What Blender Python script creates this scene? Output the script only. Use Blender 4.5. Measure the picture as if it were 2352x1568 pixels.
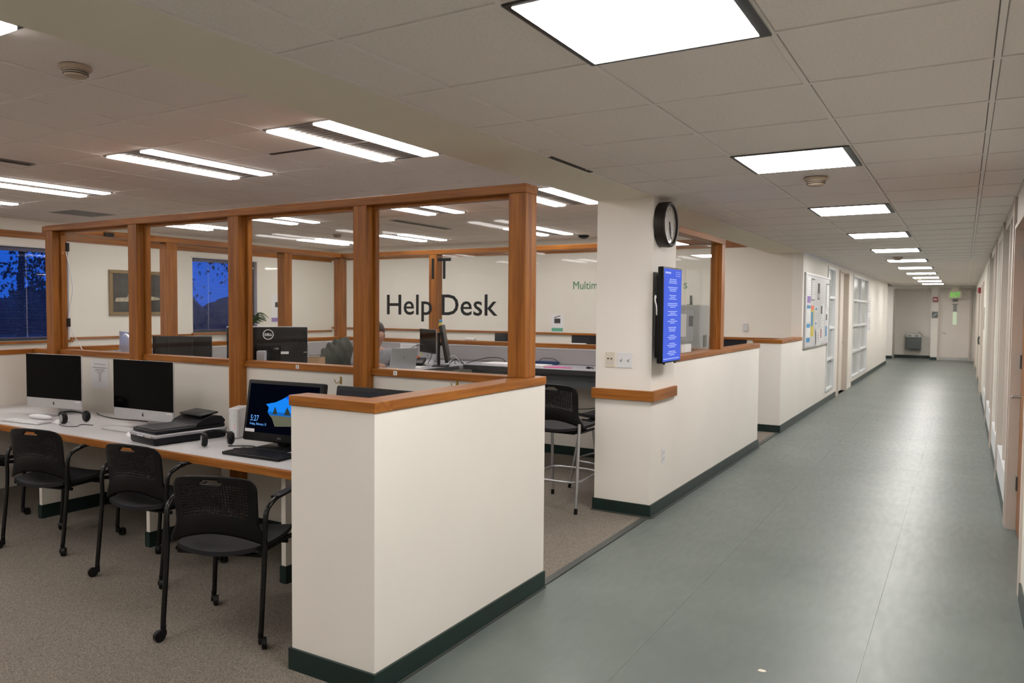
import bpy, bmesh, math, random
from mathutils import Matrix, Vector, Euler

random.seed(7)
scene = bpy.context.scene
for o in list(bpy.data.objects):
    bpy.data.objects.remove(o)
COL = scene.collection
PI = math.pi
R = math.radians

# ------------------------------------------------------------------ camera
cam_d = bpy.data.cameras.new('camera')
cam_d.sensor_width = 36.0
cam_d.lens = 26.845
cam_d.clip_start = 0.05
cam_d.clip_end = 300
cam_d.dof.use_dof = True
cam_d.dof.focus_distance = 4.9
cam_d.dof.aperture_fstop = 3.2
cam = bpy.data.objects.new('camera', cam_d)
COL.objects.link(cam)
_yaw, _pitch, _roll = 0.53414, -0.04301, 0.00788
_f = Vector((-math.sin(_yaw)*math.cos(_pitch), math.cos(_yaw)*math.cos(_pitch), math.sin(_pitch)))
_r = Vector((math.cos(_yaw), math.sin(_yaw), 0))
_u = _r.cross(_f)
_r2 = _r*math.cos(_roll) + _u*math.sin(_roll)
_u2 = -_r*math.sin(_roll) + _u*math.cos(_roll)
_m = Matrix((( _r2.x, _u2.x, -_f.x, 0.0075), (_r2.y, _u2.y, -_f.y, 0.0241), (_r2.z, _u2.z, -_f.z, 1.6102), (0, 0, 0, 1)))
cam.matrix_world = _m
scene.camera = cam

# ------------------------------------------------------------------ world: dusk sky
world = bpy.data.worlds.new('dusk_sky')
scene.world = world
world.use_nodes = True
wn = world.node_tree
for n in list(wn.nodes):
    wn.nodes.remove(n)
w_out = wn.nodes.new('ShaderNodeOutputWorld')
w_bg = wn.nodes.new('ShaderNodeBackground')
w_tc = wn.nodes.new('ShaderNodeTexCoord')
w_sep = wn.nodes.new('ShaderNodeSeparateXYZ')
w_ramp = wn.nodes.new('ShaderNodeValToRGB')
w_ramp.color_ramp.elements[0].position = 0.0
w_ramp.color_ramp.elements[0].color = (0.010, 0.085, 0.42, 1)
w_ramp.color_ramp.elements[1].position = 0.6
w_ramp.color_ramp.elements[1].color = (0.006, 0.10, 0.60, 1)
wn.links.new(w_tc.outputs['Generated'], w_sep.inputs[0])
wn.links.new(w_sep.outputs['Z'], w_ramp.inputs[0])
wn.links.new(w_ramp.outputs[0], w_bg.inputs[0])
w_bg.inputs[1].default_value = 1.7
wn.links.new(w_bg.outputs[0], w_out.inputs[0])

# ------------------------------------------------------------------ exposure
scene.view_settings.view_transform = 'Standard'
scene.view_settings.look = 'None'
scene.view_settings.exposure = 0.12
scene.view_settings.gamma = 1.0
scene.view_settings.use_curve_mapping = False
scene.cycles.use_denoising = True
scene.cycles.use_light_tree = False
scene.cycles.max_bounces = 8
scene.cycles.diffuse_bounces = 5
scene.cycles.glossy_bounces = 3
scene.cycles.use_adaptive_sampling = True
scene.cycles.adaptive_threshold = 0.06
scene.cycles.adaptive_min_samples = 16
scene.cycles.transparent_max_bounces = 16
scene.cycles.sample_clamp_indirect = 6.0
scene.cycles.caustics_reflective = False
scene.cycles.caustics_refractive = False

# strengths of the place's own lamps (used by the lamp builders)
CORRIDOR_LAMP = 31.5
ROOM_LAMP = 17.0

# ------------------------------------------------------------------ helpers
class MB:
    """collects shapes and builds ONE mesh object"""
    def __init__(self):
        self.v = []; self.f = []; self.mi = []; self.M = Matrix.Identity(4); self.cur = 0
    def _add(self, vs, fs):
        b = len(self.v)
        self.v += [tuple(self.M @ Vector(p)) for p in vs]
        self.f += [tuple(b+i for i in q) for q in fs]
        self.mi += [self.cur]*len(fs)
        return self
    def box(self, x0, x1, y0, y1, z0, z1):
        vs = [(x0,y0,z0),(x1,y0,z0),(x1,y1,z0),(x0,y1,z0),(x0,y0,z1),(x1,y0,z1),(x1,y1,z1),(x0,y1,z1)]
        return self._add(vs, [(0,3,2,1),(4,5,6,7),(0,1,5,4),(1,2,6,5),(2,3,7,6),(3,0,4,7)])
    def rbox(self, x0, x1, y0, y1, z0, z1, r=0.005, seg=2):
        bm = bmesh.new()
        bmesh.ops.create_cube(bm, size=1)
        for v in bm.verts:
            v.co = Vector(((x0+x1)/2+v.co.x*(x1-x0), (y0+y1)/2+v.co.y*(y1-y0), (z0+z1)/2+v.co.z*(z1-z0)))
        r = min(r, 0.49*min(x1-x0, y1-y0, z1-z0))
        bmesh.ops.bevel(bm, geom=bm.edges[:], offset=r, segments=seg, affect='EDGES', profile=0.5)
        bm.verts.index_update()
        vs = [v.co[:] for v in bm.verts]; fs = [[v.index for v in f.verts] for f in bm.faces]
        bm.free()
        return self._add(vs, fs)
    def prism(self, poly, h0, h1):
        n = len(poly)
        vs = [(p[0],p[1],h0) for p in poly] + [(p[0],p[1],h1) for p in poly]
        fs = [tuple(range(n-1,-1,-1)), tuple(range(n,2*n))] + [(i,(i+1)%n,n+(i+1)%n,n+i) for i in range(n)]
        return self._add(vs, fs)
    def tube(self, pts, r, n=10, closed=False, caps=True):
        pts = [Vector(p) for p in pts]
        k = len(pts)
        rs = r if isinstance(r, (list, tuple)) else [r]*k
        T = []
        for i in range(k):
            a = pts[(i-1) % k] if (closed or i > 0) else pts[i]
            b = pts[(i+1) % k] if (closed or i < k-1) else pts[i]
            T.append((b-a).normalized())
        ref = Vector((0,0,1)) if abs(T[0].z) < 0.9 else Vector((1,0,0))
        nrm = (ref - T[0]*ref.dot(T[0])).normalized()
        vs = []
        for i in range(k):
            nrm = (nrm - T[i]*nrm.dot(T[i])).normalized()
            bn = T[i].cross(nrm)
            for j in range(n):
                a = 2*PI*j/n
                vs.append(pts[i] + (nrm*math.cos(a) + bn*math.sin(a))*rs[i])
        fs = []
        m = k if closed else k-1
        for i in range(m):
            i2 = (i+1) % k
            for j in range(n):
                j2 = (j+1) % n
                fs.append((i*n+j, i*n+j2, i2*n+j2, i2*n+j))
        if caps and not closed:
            fs.append(tuple(range(n-1,-1,-1)))
            fs.append(tuple((k-1)*n+j for j in range(n)))
        return self._add([tuple(v) for v in vs], fs)
    def cyl(self, p0, p1, r0, r1=None, n=20):
        return self.tube([p0, p1], [r0, r1 if r1 is not None else r0], n)
    def lathe(self, prof, n=28, c=(0,0,0)):
        vs = []; fs = []
        k = len(prof)
        for (r, z) in prof:
            for j in range(n):
                a = 2*PI*j/n
                vs.append((c[0]+r*math.cos(a), c[1]+r*math.sin(a), c[2]+z))
        for i in range(k-1):
            for j in range(n):
                j2 = (j+1) % n
                fs.append((i*n+j, i*n+j2, (i+1)*n+j2, (i+1)*n+j))
        if prof[0][0] > 1e-6: fs.append(tuple(range(n-1,-1,-1)))
        if prof[-1][0] > 1e-6: fs.append(tuple((k-1)*n+j for j in range(n)))
        return self._add(vs, fs)
    def ell(self, c, rad, nu=18, nv=10, fn=None):
        vs = []; fs = []
        for i in range(nv+1):
            t = PI*i/nv
            for j in range(nu):
                a = 2*PI*j/nu
                d = Vector((math.sin(t)*math.cos(a), math.sin(t)*math.sin(a), math.cos(t)))
                s = fn(d) if fn else 1
                vs.append((c[0]+rad[0]*d.x*s, c[1]+rad[1]*d.y*s, c[2]+rad[2]*d.z*s))
        for i in range(nv):
            for j in range(nu):
                j2 = (j+1) % nu
                fs.append((i*nu+j, (i+1)*nu+j, (i+1)*nu+j2, i*nu+j2))
        return self._add(vs, fs)
    def build(self, name, mat, parent=None, loc=None, rotz=0.0, smooth=None, rot=None):
        me = bpy.data.meshes.new(name)
        me.from_pydata(self.v, [], self.f)
        mats = mat if isinstance(mat, (list, tuple)) else [mat]
        for m in mats: me.materials.append(m)
        if len(mats) > 1: me.polygons.foreach_set('material_index', self.mi)
        bm = bmesh.new(); bm.from_mesh(me)
        bmesh.ops.recalc_face_normals(bm, faces=bm.faces[:])
        bm.to_mesh(me); bm.free()
        if smooth:
            me.polygons.foreach_set('use_smooth', [True]*len(me.polygons))
            me.set_sharp_from_angle(angle=R(smooth))
        me.update()
        o = bpy.data.objects.new(name, me)
        COL.objects.link(o)
        if parent is not None: o.parent = parent
        if loc is not None: o.location = loc
        if rot is not None: o.rotation_euler = rot
        elif rotz: o.rotation_euler = (0, 0, rotz)
        return o

def shift(mb, *args):
    mb.M = Matrix.Translation(args); return mb

def tag(o, label=None, cat=None, group=None, kind=None):
    if label: o['label'] = label
    if cat: o['category'] = cat
    if group: o['group'] = group
    if kind: o['kind'] = kind
    return o

def thing(name, label, cat, loc=(0,0,0), rotz=0.0, group=None):
    o = bpy.data.objects.new(name, None)
    o.empty_display_size = 0.1
    COL.objects.link(o)
    o.location = loc; o.rotation_euler = (0,0,rotz)
    return tag(o, label, cat, group)

def struct(name, loc=None, kind='structure'):
    o = bpy.data.objects.new(name, None)
    o.empty_display_size = 0.1
    COL.objects.link(o)
    if loc: o.location = loc
    o['kind'] = kind
    return o

def copy_tree(o, parent=None):
    c = o.copy(); COL.objects.link(c)
    c.parent = parent
    for ch in o.children:
        copy_tree(ch, c)
    return c

def text_obj(s, size, mat, parent, name, depth=0.001, align='CENTER', sx=1.0, loc=(0,0,0), rot=(0,0,0), spacing=1.0, offset=0.0):
    cu = bpy.data.curves.new(name, 'FONT')
    cu.body = s; cu.size = size; cu.align_x = align; cu.align_y = 'BOTTOM_BASELINE'
    cu.extrude = depth; cu.space_character = spacing; cu.resolution_u = 3; cu.offset = offset
    t = bpy.data.objects.new(name+'_tmp', cu)
    me = bpy.data.meshes.new_from_object(t)
    bpy.data.objects.remove(t); bpy.data.curves.remove(cu)
    me.materials.clear(); me.materials.append(mat)
    for v in me.vertices: v.co.x *= sx
    me.name = name
    o = bpy.data.objects.new(name, me)
    COL.objects.link(o); o.parent = parent
    o.location = loc; o.rotation_euler = rot
    return o

# ------------------------------------------------------------------ materials
def _nodes(name):
    m = bpy.data.materials.new(name); m.use_nodes = True
    nt = m.node_tree
    return m, nt, nt.nodes['Principled BSDF']

def N(nt, t, **kw):
    n = nt.nodes.new(t)
    for k, v in kw.items(): setattr(n, k, v)
    return n

def plain(name, col, rough=0.5, metal=0.0, spec=0.5, var=0.0, scale=6.0, bump=0.0, bscale=200.0, coat=0.0):
    m, nt, p = _nodes(name)
    p.inputs['Base Color'].default_value = (*col, 1)
    p.inputs['Roughness'].default_value = rough
    p.inputs['Metallic'].default_value = metal
    p.inputs['Specular IOR Level'].default_value = spec
    p.inputs['Coat Weight'].default_value = coat
    tc = N(nt, 'ShaderNodeTexCoord')
    if var:
        nz = N(nt, 'ShaderNodeTexNoise'); nz.inputs['Scale'].default_value = scale; nz.inputs['Detail'].default_value = 4
        nt.links.new(tc.outputs['Object'], nz.inputs['Vector'])
        rp = N(nt, 'ShaderNodeValToRGB')
        a = [max(0, c*(1-var)) for c in col]; b = [min(1, c*(1+var)) for c in col]
        rp.color_ramp.elements[0].position = 0.3; rp.color_ramp.elements[0].color = (*a, 1)
        rp.color_ramp.elements[1].position = 0.7; rp.color_ramp.elements[1].color = (*b, 1)
        nt.links.new(nz.outputs['Fac'], rp.inputs[0]); nt.links.new(rp.outputs[0], p.inputs['Base Color'])
    if bump:
        nb = N(nt, 'ShaderNodeTexNoise'); nb.inputs['Scale'].default_value = bscale; nb.inputs['Detail'].default_value = 3
        nt.links.new(tc.outputs['Object'], nb.inputs['Vector'])
        bp = N(nt, 'ShaderNodeBump'); bp.inputs['Strength'].default_value = bump; bp.inputs['Distance'].default_value = 0.01
        nt.links.new(nb.outputs['Fac'], bp.inputs['Height']); nt.links.new(bp.outputs[0], p.inputs['Normal'])
    return m

def wood(name, axis, dark=(0.195, 0.060, 0.009), light=(0.40, 0.145, 0.024), rough=0.38):
    m, nt, p = _nodes(name)
    tc = N(nt, 'ShaderNodeTexCoord')
    mp = N(nt, 'ShaderNodeMapping')
    s = [34.0, 34.0, 34.0]; s['xyz'.index(axis)] = 1.6
    mp.inputs['Scale'].default_value = s
    nt.links.new(tc.outputs['Object'], mp.inputs['Vector'])
    nz = N(nt, 'ShaderNodeTexNoise'); nz.inputs['Scale'].default_value = 1.0; nz.inputs['Detail'].default_value = 6; nz.inputs['Roughness'].default_value = 0.62
    nt.links.new(mp.outputs[0], nz.inputs['Vector'])
    rp = N(nt, 'ShaderNodeValToRGB')
    rp.color_ramp.elements[0].position = 0.32; rp.color_ramp.elements[0].color = (*dark, 1)
    rp.color_ramp.elements[1].position = 0.66; rp.color_ramp.elements[1].color = (*light, 1)
    nt.links.new(nz.outputs['Fac'], rp.inputs[0]); nt.links.new(rp.outputs[0], p.inputs['Base Color'])
    p.inputs['Roughness'].default_value = rough; p.inputs['Specular IOR Level'].default_value = 0.28
    bp = N(nt, 'ShaderNodeBump'); bp.inputs['Strength'].default_value = 0.08; bp.inputs['Distance'].default_value = 0.004
    nt.links.new(nz.outputs['Fac'], bp.inputs['Height']); nt.links.new(bp.outputs[0], p.inputs['Normal'])
    return m

def emit(name, col, strength):
    m = bpy.data.materials.new(name); m.use_nodes = True
    nt = m.node_tree
    for n in list(nt.nodes): nt.nodes.remove(n)
    o = N(nt, 'ShaderNodeOutputMaterial'); e = N(nt, 'ShaderNodeEmission')
    e.inputs[0].default_value = (*col, 1); e.inputs[1].default_value = strength
    nt.links.new(e.outputs[0], o.inputs[0])
    return m

def pane(name, tint=(0.985, 0.992, 0.988), ior=1.45, haze=0.0):
    m = bpy.data.materials.new(name); m.use_nodes = True
    nt = m.node_tree
    for n in list(nt.nodes): nt.nodes.remove(n)
    o = N(nt, 'ShaderNodeOutputMaterial'); mx = N(nt, 'ShaderNodeMixShader')
    lw = N(nt, 'ShaderNodeLayerWeight'); lw.inputs[0].default_value = 0.5
    pw = N(nt, 'ShaderNodeMath', operation='POWER'); pw.inputs[1].default_value = 5.0
    fr = N(nt, 'ShaderNodeMath', operation='MULTIPLY_ADD'); fr.inputs[1].default_value = 0.70; fr.inputs[2].default_value = 0.018
    nt.links.new(lw.outputs['Facing'], pw.inputs[0]); nt.links.new(pw.outputs[0], fr.inputs[0])
    t = N(nt, 'ShaderNodeBsdfTransparent'); t.inputs[0].default_value = (*tint, 1)
    g = N(nt, 'ShaderNodeBsdfGlossy'); g.inputs['Roughness'].default_value = 0.02
    nt.links.new(fr.outputs[0], mx.inputs[0]); nt.links.new(t.outputs[0], mx.inputs[1]); nt.links.new(g.outputs[0], mx.inputs[2])
    nt.links.new(mx.outputs[0], o.inputs[0])
    return m

def carpet_mat():
    m, nt, p = _nodes('carpet_loop')
    tc = N(nt, 'ShaderNodeTexCoord')
    a = N(nt, 'ShaderNodeTexNoise'); a.inputs['Scale'].default_value = 170; a.inputs['Detail'].default_value = 5; a.inputs['Roughness'].default_value = 0.75
    b = N(nt, 'ShaderNodeTexNoise'); b.inputs['Scale'].default_value = 2.2; b.inputs['Detail'].default_value = 3
    nt.links.new(tc.outputs['Object'], a.inputs['Vector']); nt.links.new(tc.outputs['Object'], b.inputs['Vector'])
    rp = N(nt, 'ShaderNodeValToRGB')
    rp.color_ramp.elements[0].position = 0.36; rp.color_ramp.elements[0].color = (0.085, 0.074, 0.061, 1)
    rp.color_ramp.elements[1].position = 0.66; rp.color_ramp.elements[1].color = (0.34, 0.300, 0.252, 1)
    nt.links.new(a.outputs['Fac'], rp.inputs[0])
    mul = N(nt, 'ShaderNodeMixRGB', blend_type='MULTIPLY'); mul.inputs[0].default_value = 0.35
    nt.links.new(rp.outputs[0], mul.inputs[1]); nt.links.new(b.outputs['Color'], mul.inputs[2])
    nt.links.new(rp.outputs[0], p.inputs['Base Color'])
    p.inputs['Roughness'].default_value = 0.95; p.inputs['Specular IOR Level'].default_value = 0.1
    bp = N(nt, 'ShaderNodeBump'); bp.inputs['Strength'].default_value = 0.5; bp.inputs['Distance'].default_value = 0.006
    nt.links.new(a.outputs['Fac'], bp.inputs['Height']); nt.links.new(bp.outputs[0], p.inputs['Normal'])
    return m

def vinyl_mat():
    m, nt, p = _nodes('sheet_vinyl')
    tc = N(nt, 'ShaderNodeTexCoord')
    a = N(nt, 'ShaderNodeTexNoise'); a.inputs['Scale'].default_value = 0.9; a.inputs['Detail'].default_value = 6; a.inputs['Roughness'].default_value = 0.6
    b = N(nt, 'ShaderNodeTexNoise'); b.inputs['Scale'].default_value = 260; b.inputs['Detail'].default_value = 3
    for n in (a, b): nt.links.new(tc.outputs['Object'], n.inputs['Vector'])
    rp = N(nt, 'ShaderNodeValToRGB')
    rp.color_ramp.elements[0].position = 0.28; rp.color_ramp.elements[0].color = (0.098, 0.120, 0.113, 1)
    rp.color_ramp.elements[1].position = 0.75; rp.color_ramp.elements[1].color = (0.150, 0.175, 0.165, 1)
    nt.links.new(a.outputs['Fac'], rp.inputs[0])
    mx = N(nt, 'ShaderNodeMixRGB', blend_type='OVERLAY'); mx.inputs[0].default_value = 0.35
    nt.links.new(rp.outputs[0], mx.inputs[1]); nt.links.new(b.outputs['Fac'], mx.inputs[2])
    nt.links.new(mx.outputs[0], p.inputs['Base Color'])
    # worn gloss: scuffs and traffic wear change the roughness
    mp = N(nt, 'ShaderNodeMapping'); mp.inputs['Scale'].default_value = (9, 2.2, 1)
    nt.links.new(tc.outputs['Object'], mp.inputs['Vector'])
    c = N(nt, 'ShaderNodeTexNoise'); c.inputs['Scale'].default_value = 3.0; c.inputs['Detail'].default_value = 8
    nt.links.new(mp.outputs[0], c.inputs['Vector'])
    mr = N(nt, 'ShaderNodeMapRange'); mr.inputs['To Min'].default_value = 0.27; mr.inputs['To Max'].default_value = 0.46
    nt.links.new(c.outputs['Fac'], mr.inputs['Value']); nt.links.new(mr.outputs[0], p.inputs['Roughness'])
    p.inputs['Specular IOR Level'].default_value = 0.42
    bp = N(nt, 'ShaderNodeBump'); bp.inputs['Strength'].default_value = 0.06; bp.inputs['Distance'].default_value = 0.003
    nt.links.new(c.outputs['Fac'], bp.inputs['Height']); nt.links.new(bp.outputs[0], p.inputs['Normal'])
    return m

M = {}
M["wall"] = plain('cream_wall_covering', (0.87, 0.825, 0.77), 0.62, var=0.025, scale=1.4)
M['wall_plain'] = plain('cream_wall_paint', (0.80, 0.76, 0.69), 0.7, var=0.02, scale=1.2)
M['soffit'] = plain('soffit_paint', (0.80, 0.745, 0.62), 0.75, var=0.02, scale=1.5)
M['tile'] = plain('ceiling_tile', (0.82, 0.755, 0.71), 0.95, spec=0.1, var=0.05, scale=90)
M['grid'] = plain('ceiling_grid_paint', (0.82, 0.76, 0.715), 0.6, var=0.02)
M['slab'] = plain('ceiling_void', (0.05, 0.045, 0.04), 0.9)
M['wood_x'] = wood('oak_along_x', 'x'); M['wood_y'] = wood('oak_along_y', 'y'); M['wood_z'] = wood('oak_along_z', 'z')
M['green'] = plain('dark_green_rubber', (0.006, 0.021, 0.018), 0.42, var=0.15, scale=8)
M['carpet'] = carpet_mat(); M['vinyl'] = vinyl_mat()
M['strip'] = plain('grey_edge_strip', (0.055, 0.060, 0.055), 0.55, var=0.1)
M['glass'] = pane('clear_glass')
M['win_glass'] = pane('window_glass', (0.80, 0.86, 0.95))
M['frost'] = plain('milky_glass', (0.50, 0.52, 0.50), 0.22, var=0.05, scale=2)
M['black'] = plain('black_plastic', (0.005, 0.005, 0.0055), 0.42, spec=0.25, var=0.1, scale=30)
M['seat'] = plain('charcoal_shell', (0.007, 0.0065, 0.0070), 0.42, spec=0.22, bump=0.12, bscale=500)
M['seat_fabric'] = plain('charcoal_mesh_seat', (0.016, 0.016, 0.0185), 0.7, spec=0.25, var=0.3, scale=300)
M['tube'] = plain('black_powder_tube', (0.004, 0.004, 0.004), 0.25, spec=0.4)
M['silver_tube'] = plain('silver_tube', (0.52, 0.52, 0.54), 0.28, metal=0.8)
M['alu'] = plain('brushed_aluminium', (0.55, 0.55, 0.57), 0.36, metal=0.55, var=0.03, scale=40)
M['screen'] = plain('black_screen_glass', (0.0015, 0.0015, 0.002), 0.08, spec=0.06)
M['white'] = plain('white_plastic', (0.80, 0.80, 0.82), 0.35)
M['white_lam'] = plain('white_laminate', (0.62, 0.61, 0.62), 0.38, var=0.03, scale=20)
M['paper'] = plain('white_paper', (0.80, 0.79, 0.80), 0.8)
M['ink'] = plain('ink', (0.03, 0.03, 0.035), 0.7)
M['grey_lam'] = plain('grey_laminate', (0.36, 0.36, 0.40), 0.4, var=0.03, scale=30)
M['dark_lam'] = plain('charcoal_edge', (0.035, 0.036, 0.040), 0.5)
M['grey_fabric'] = plain('grey_panel_fabric', (0.40, 0.38, 0.38), 0.9, var=0.10, scale=160, spec=0.1)
M['steel_grey'] = plain('blue_grey_steel', (0.115, 0.13, 0.145), 0.45, metal=0.2)
M['grey_pl'] = plain('grey_plastic', (0.30, 0.30, 0.30), 0.45)
M['scan_silver'] = plain('scanner_silver', (0.40, 0.40, 0.43), 0.32, metal=0.5)
M['scan_body'] = plain('scanner_charcoal', (0.008, 0.008, 0.011), 0.4, spec=0.25)
M['dark_tray'] = plain('scanner_tray_grey', (0.055, 0.055, 0.06), 0.45, spec=0.3)
M['lamp_frame'] = plain('lamp_black_frame', (0.008, 0.009, 0.012), 0.4)
M['louver'] = plain('lamp_louver', (0.22, 0.19, 0.165), 0.5, metal=0.2)
M['diffuser'] = emit('lamp_diffuser', (1.0, 0.965, 0.925), CORRIDOR_LAMP)
M['tubes'] = emit('lamp_tube_band', (1.0, 0.955, 0.925), ROOM_LAMP)
M['cream_pl'] = plain('ivory_plastic', (0.72, 0.66, 0.55), 0.4)
M['detector'] = plain('beige_plastic', (0.42, 0.33, 0.25), 0.5)
M['brass'] = plain('brass', (0.55, 0.40, 0.14), 0.3, metal=0.9)
M['steel'] = plain('stainless_steel', (0.45, 0.45, 0.44), 0.3, metal=0.9)
M['dark_steel'] = plain('dark_steel', (0.10, 0.11, 0.11), 0.4, metal=0.6)
M['clock_face'] = plain('clock_face', (0.50, 0.485, 0.45), 0.25, coat=0.6)
M['clock_body'] = plain('clock_brown_black', (0.018, 0.012, 0.010), 0.45)
M['red'] = plain('alarm_red', (0.30, 0.015, 0.02), 0.4)
M['green_txt'] = plain('green_vinyl_letter', (0.02, 0.20, 0.08), 0.5)
M['black_txt'] = plain('black_vinyl_letter', (0.006, 0.008, 0.008), 0.5)
M['door_paint'] = plain('door_paint', (0.80, 0.73, 0.67), 0.5, var=0.02, scale=3)
M['frame_paint'] = plain('frame_paint', (0.60, 0.53, 0.47), 0.45)
M['door_wood'] = wood('door_veneer', 'z', (0.20, 0.075, 0.022), (0.32, 0.13, 0.045))
M['exit_green'] = emit('exit_letters', (0.12, 0.85, 0.02), 0.75)
M['tv_blue'] = emit('tv_screen', (0.075, 0.125, 0.62), 1.1)
M['tv_txt'] = emit('tv_screen_text', (0.42, 0.50, 0.95), 1.0)
M['sky_scr'] = emit('screen_sky', (0.01, 0.24, 0.92), 0.9)
M['sky_scr2'] = emit('screen_sky_deep', (0.006, 0.10, 0.80), 0.9)
M['sea_scr'] = emit('screen_sea', (0.01, 0.17, 0.62), 0.7)
M['sand_scr'] = emit('screen_sand', (0.125, 0.125, 0.085), 0.9)
M['rock_scr'] = emit('screen_rock', (0.03, 0.045, 0.04), 0.8)
M['dark_scr'] = emit('screen_dark', (0.0012, 0.0018, 0.005), 0.9)
M['txt_scr'] = emit('screen_text', (0.15, 0.42, 0.95), 1.0)
M['lit_glass'] = emit('lit_stair_glass', (0.60, 0.70, 0.48), 0.75)
M['pic'] = plain('picture_dark', (0.035, 0.033, 0.032), 0.35, var=0.5, scale=9)
M['pic2'] = plain('picture_cream', (0.42, 0.37, 0.27), 0.4, var=0.3, scale=25)
M['gold'] = plain('gold_frame', (0.24, 0.16, 0.07), 0.4, metal=0.2, var=0.2, scale=60)
M['blind'] = plain('blind_slat', (0.06, 0.06, 0.13), 0.45)
M['leaf'] = plain('plant_leaf', (0.03, 0.07, 0.02), 0.5, var=0.4, scale=30)
M['tree'] = plain('dusk_foliage', (0.010, 0.018, 0.014), 0.9)
M['bark'] = plain('dusk_bark', (0.010, 0.010, 0.010), 0.9)
M['skin'] = plain('skin', (0.42, 0.23, 0.165), 0.5)
M['hair'] = plain('dark_brown_hair', (0.035, 0.018, 0.012), 0.5, var=0.3, scale=60)
M['tee'] = plain('grey_tee', (0.28, 0.28, 0.30), 0.9, var=0.08, scale=20)
M['trousers'] = plain('dark_trousers', (0.02, 0.022, 0.03), 0.9)
M['jacket'] = plain('olive_grey_jacket', (0.058, 0.062, 0.050), 0.75, var=0.2, scale=12, bump=0.2, bscale=30)
M['card'] = plain('cardboard', (0.40, 0.25, 0.13), 0.8)
M['orange'] = plain('orange_plastic', (0.75, 0.16, 0.06), 0.5)
M['blue_pl'] = plain('blue_plastic', (0.015, 0.045, 0.14), 0.4)
M['pink'] = plain('pink_card', (0.75, 0.12, 0.38), 0.7)
M['yellow'] = plain('yellow_note', (0.62, 0.50, 0.08), 0.7)
M['purple'] = plain('purple_print', (0.28, 0.18, 0.45), 0.7)
M['teal'] = plain('teal_print', (0.12, 0.42, 0.28), 0.7)
M['blue_print'] = plain('blue_print', (0.06, 0.25, 0.48), 0.7)
M['blackboard'] = plain('black_fabric_panel', (0.006, 0.007, 0.012), 0.8)
# ------------------------------------------------------------------ main dimensions (metres)
WX = -2.045      # corridor's left wall face
RX = 0.325       # corridor's right wall face
HC = 2.465       # corridor ceiling
HR = 2.80        # room ceiling
LX = -11.4       # far left wall face
BY = 11.88       # back wall face of the rooms
YB = -3.6        # wall behind the camera
YE = 29.2        # end of the corridor
T = 0.6096       # ceiling module
CAPZ = 1.225     # top of every low wall's wood cap

def wall_mesh(name, boxes, mat, kind='structure'):
    mb = MB()
    for b in boxes: mb.box(*b)
    o = mb.build(name, mat)
    o['kind'] = kind
    return o

# ------------------------------------------------------------------ floor
floor = struct('floor')
for (x0, x1) in ((WX, -1.2755), (-1.2745, -0.3505), (-0.3495, 0.60)):
    MB().box(x0, x1, YB, 31.2, -0.05, 0.0).build('vinyl_sheet', M['vinyl'], floor)
MB().box(-6.0, WX-0.002, 26.2, 31.2, -0.05, 0.0).build('vinyl_sheet', M['vinyl'], floor)
MB().box(-11.8, WX-0.052, YB, BY+0.1, -0.05, 0.004).build('carpet', M['carpet'], floor)
MB().box(WX-0.05, WX-0.002, YB, BY+0.1, -0.05, 0.007).build('edge_strip', M['strip'], floor)

MB().box(-6.2, 0.8, YB, 31.4, -0.10, -0.0515).build('subfloor', M['strip'], floor)
MB().box(WX, 0.6, YB, 31.2, -0.0514, -0.0502).build('seam_bed', M['strip'], floor)

# ------------------------------------------------------------------ ceilings
ceil_c = struct('ceiling')
ceil_c['label'] = 'corridor ceiling of square tiles'
MB().box(WX+0.012, 0.62, YB, 31.2, HC+0.03, HC+0.12).build('ceiling_slab', M['slab'], ceil_c)
MB().box(-6.2, WX+0.011, 26.0, 31.2, HC+0.03, HC+0.12).build('ceiling_slab', M['slab'], ceil_c)
XS = [WX+0.012, -1.749, -1.139, -0.530, 0.080, RX]     # grid lines across the corridor
Y0G = 1.887                                        # a grid line along the corridor
LIGHT_Y = [Y0G + 4*T*k for k in range(-2, 11)]     # near edge of every corridor lamp
def is_lamp_c(ix, y):
    return ix == 2 and any(abs(y-l) < 0.05 for l in LIGHT_Y)
tile_cache = {}
def tile(parent, x0, x1, y0, y1, z):
    w, d = round(x1-x0, 3), round(y1-y0, 3)
    if (w, d) not in tile_cache:
        mb = MB()
        g = 0.0125
        mb.box(-w/2+g, w/2-g, -d/2+g, d/2-g, 0.0, 0.014)
        o = mb.build('ceiling_tile', M['tile'], parent)
        tile_cache[(w, d)] = o.data
    else:
        o = bpy.data.objects.new('ceiling_tile', tile_cache[(w, d)]); COL.objects.link(o); o.parent = parent
    o.location = ((x0+x1)/2, (y0+y1)/2, z + random.uniform(-0.0004, 0.0008))
    return o
far = MB()
rows = [Y0G + T*j for j in range(-4, 44)]
for y in rows:
    for ix in range(5):
        if is_lamp_c(ix, y): continue
        if y < 13.5 and y > -0.7:
            tile(ceil_c, XS[ix], XS[ix+1], y, y+T, HC+0.004)
        else:
            far.box(XS[ix]+0.010, XS[ix+1]-0.010, y+0.010, y+T-0.010, HC+0.004, HC+0.018)
far.box(XS[0], RX, YB, rows[0], HC+0.004, HC+0.018)
far.box(-6.0, RX, rows[-1]+T, 31.2, HC+0.004, HC+0.018)
far.box(-6.0, WX-0.15, 26.2, rows[-1]+T, HC+0.004, HC+0.018)
tag(far.build('far_tiles', M['tile'], ceil_c), kind='stuff')
mb = MB()
for x in XS:
    mb.box(x-0.0095, x+0.0095, rows[0], rows[-1]+T, HC, HC+0.006)
for y in rows + [rows[-1]+T]:
    mb.box(XS[0], RX, y-0.0095, y+0.0095, HC+0.0005, HC+0.006)
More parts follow.
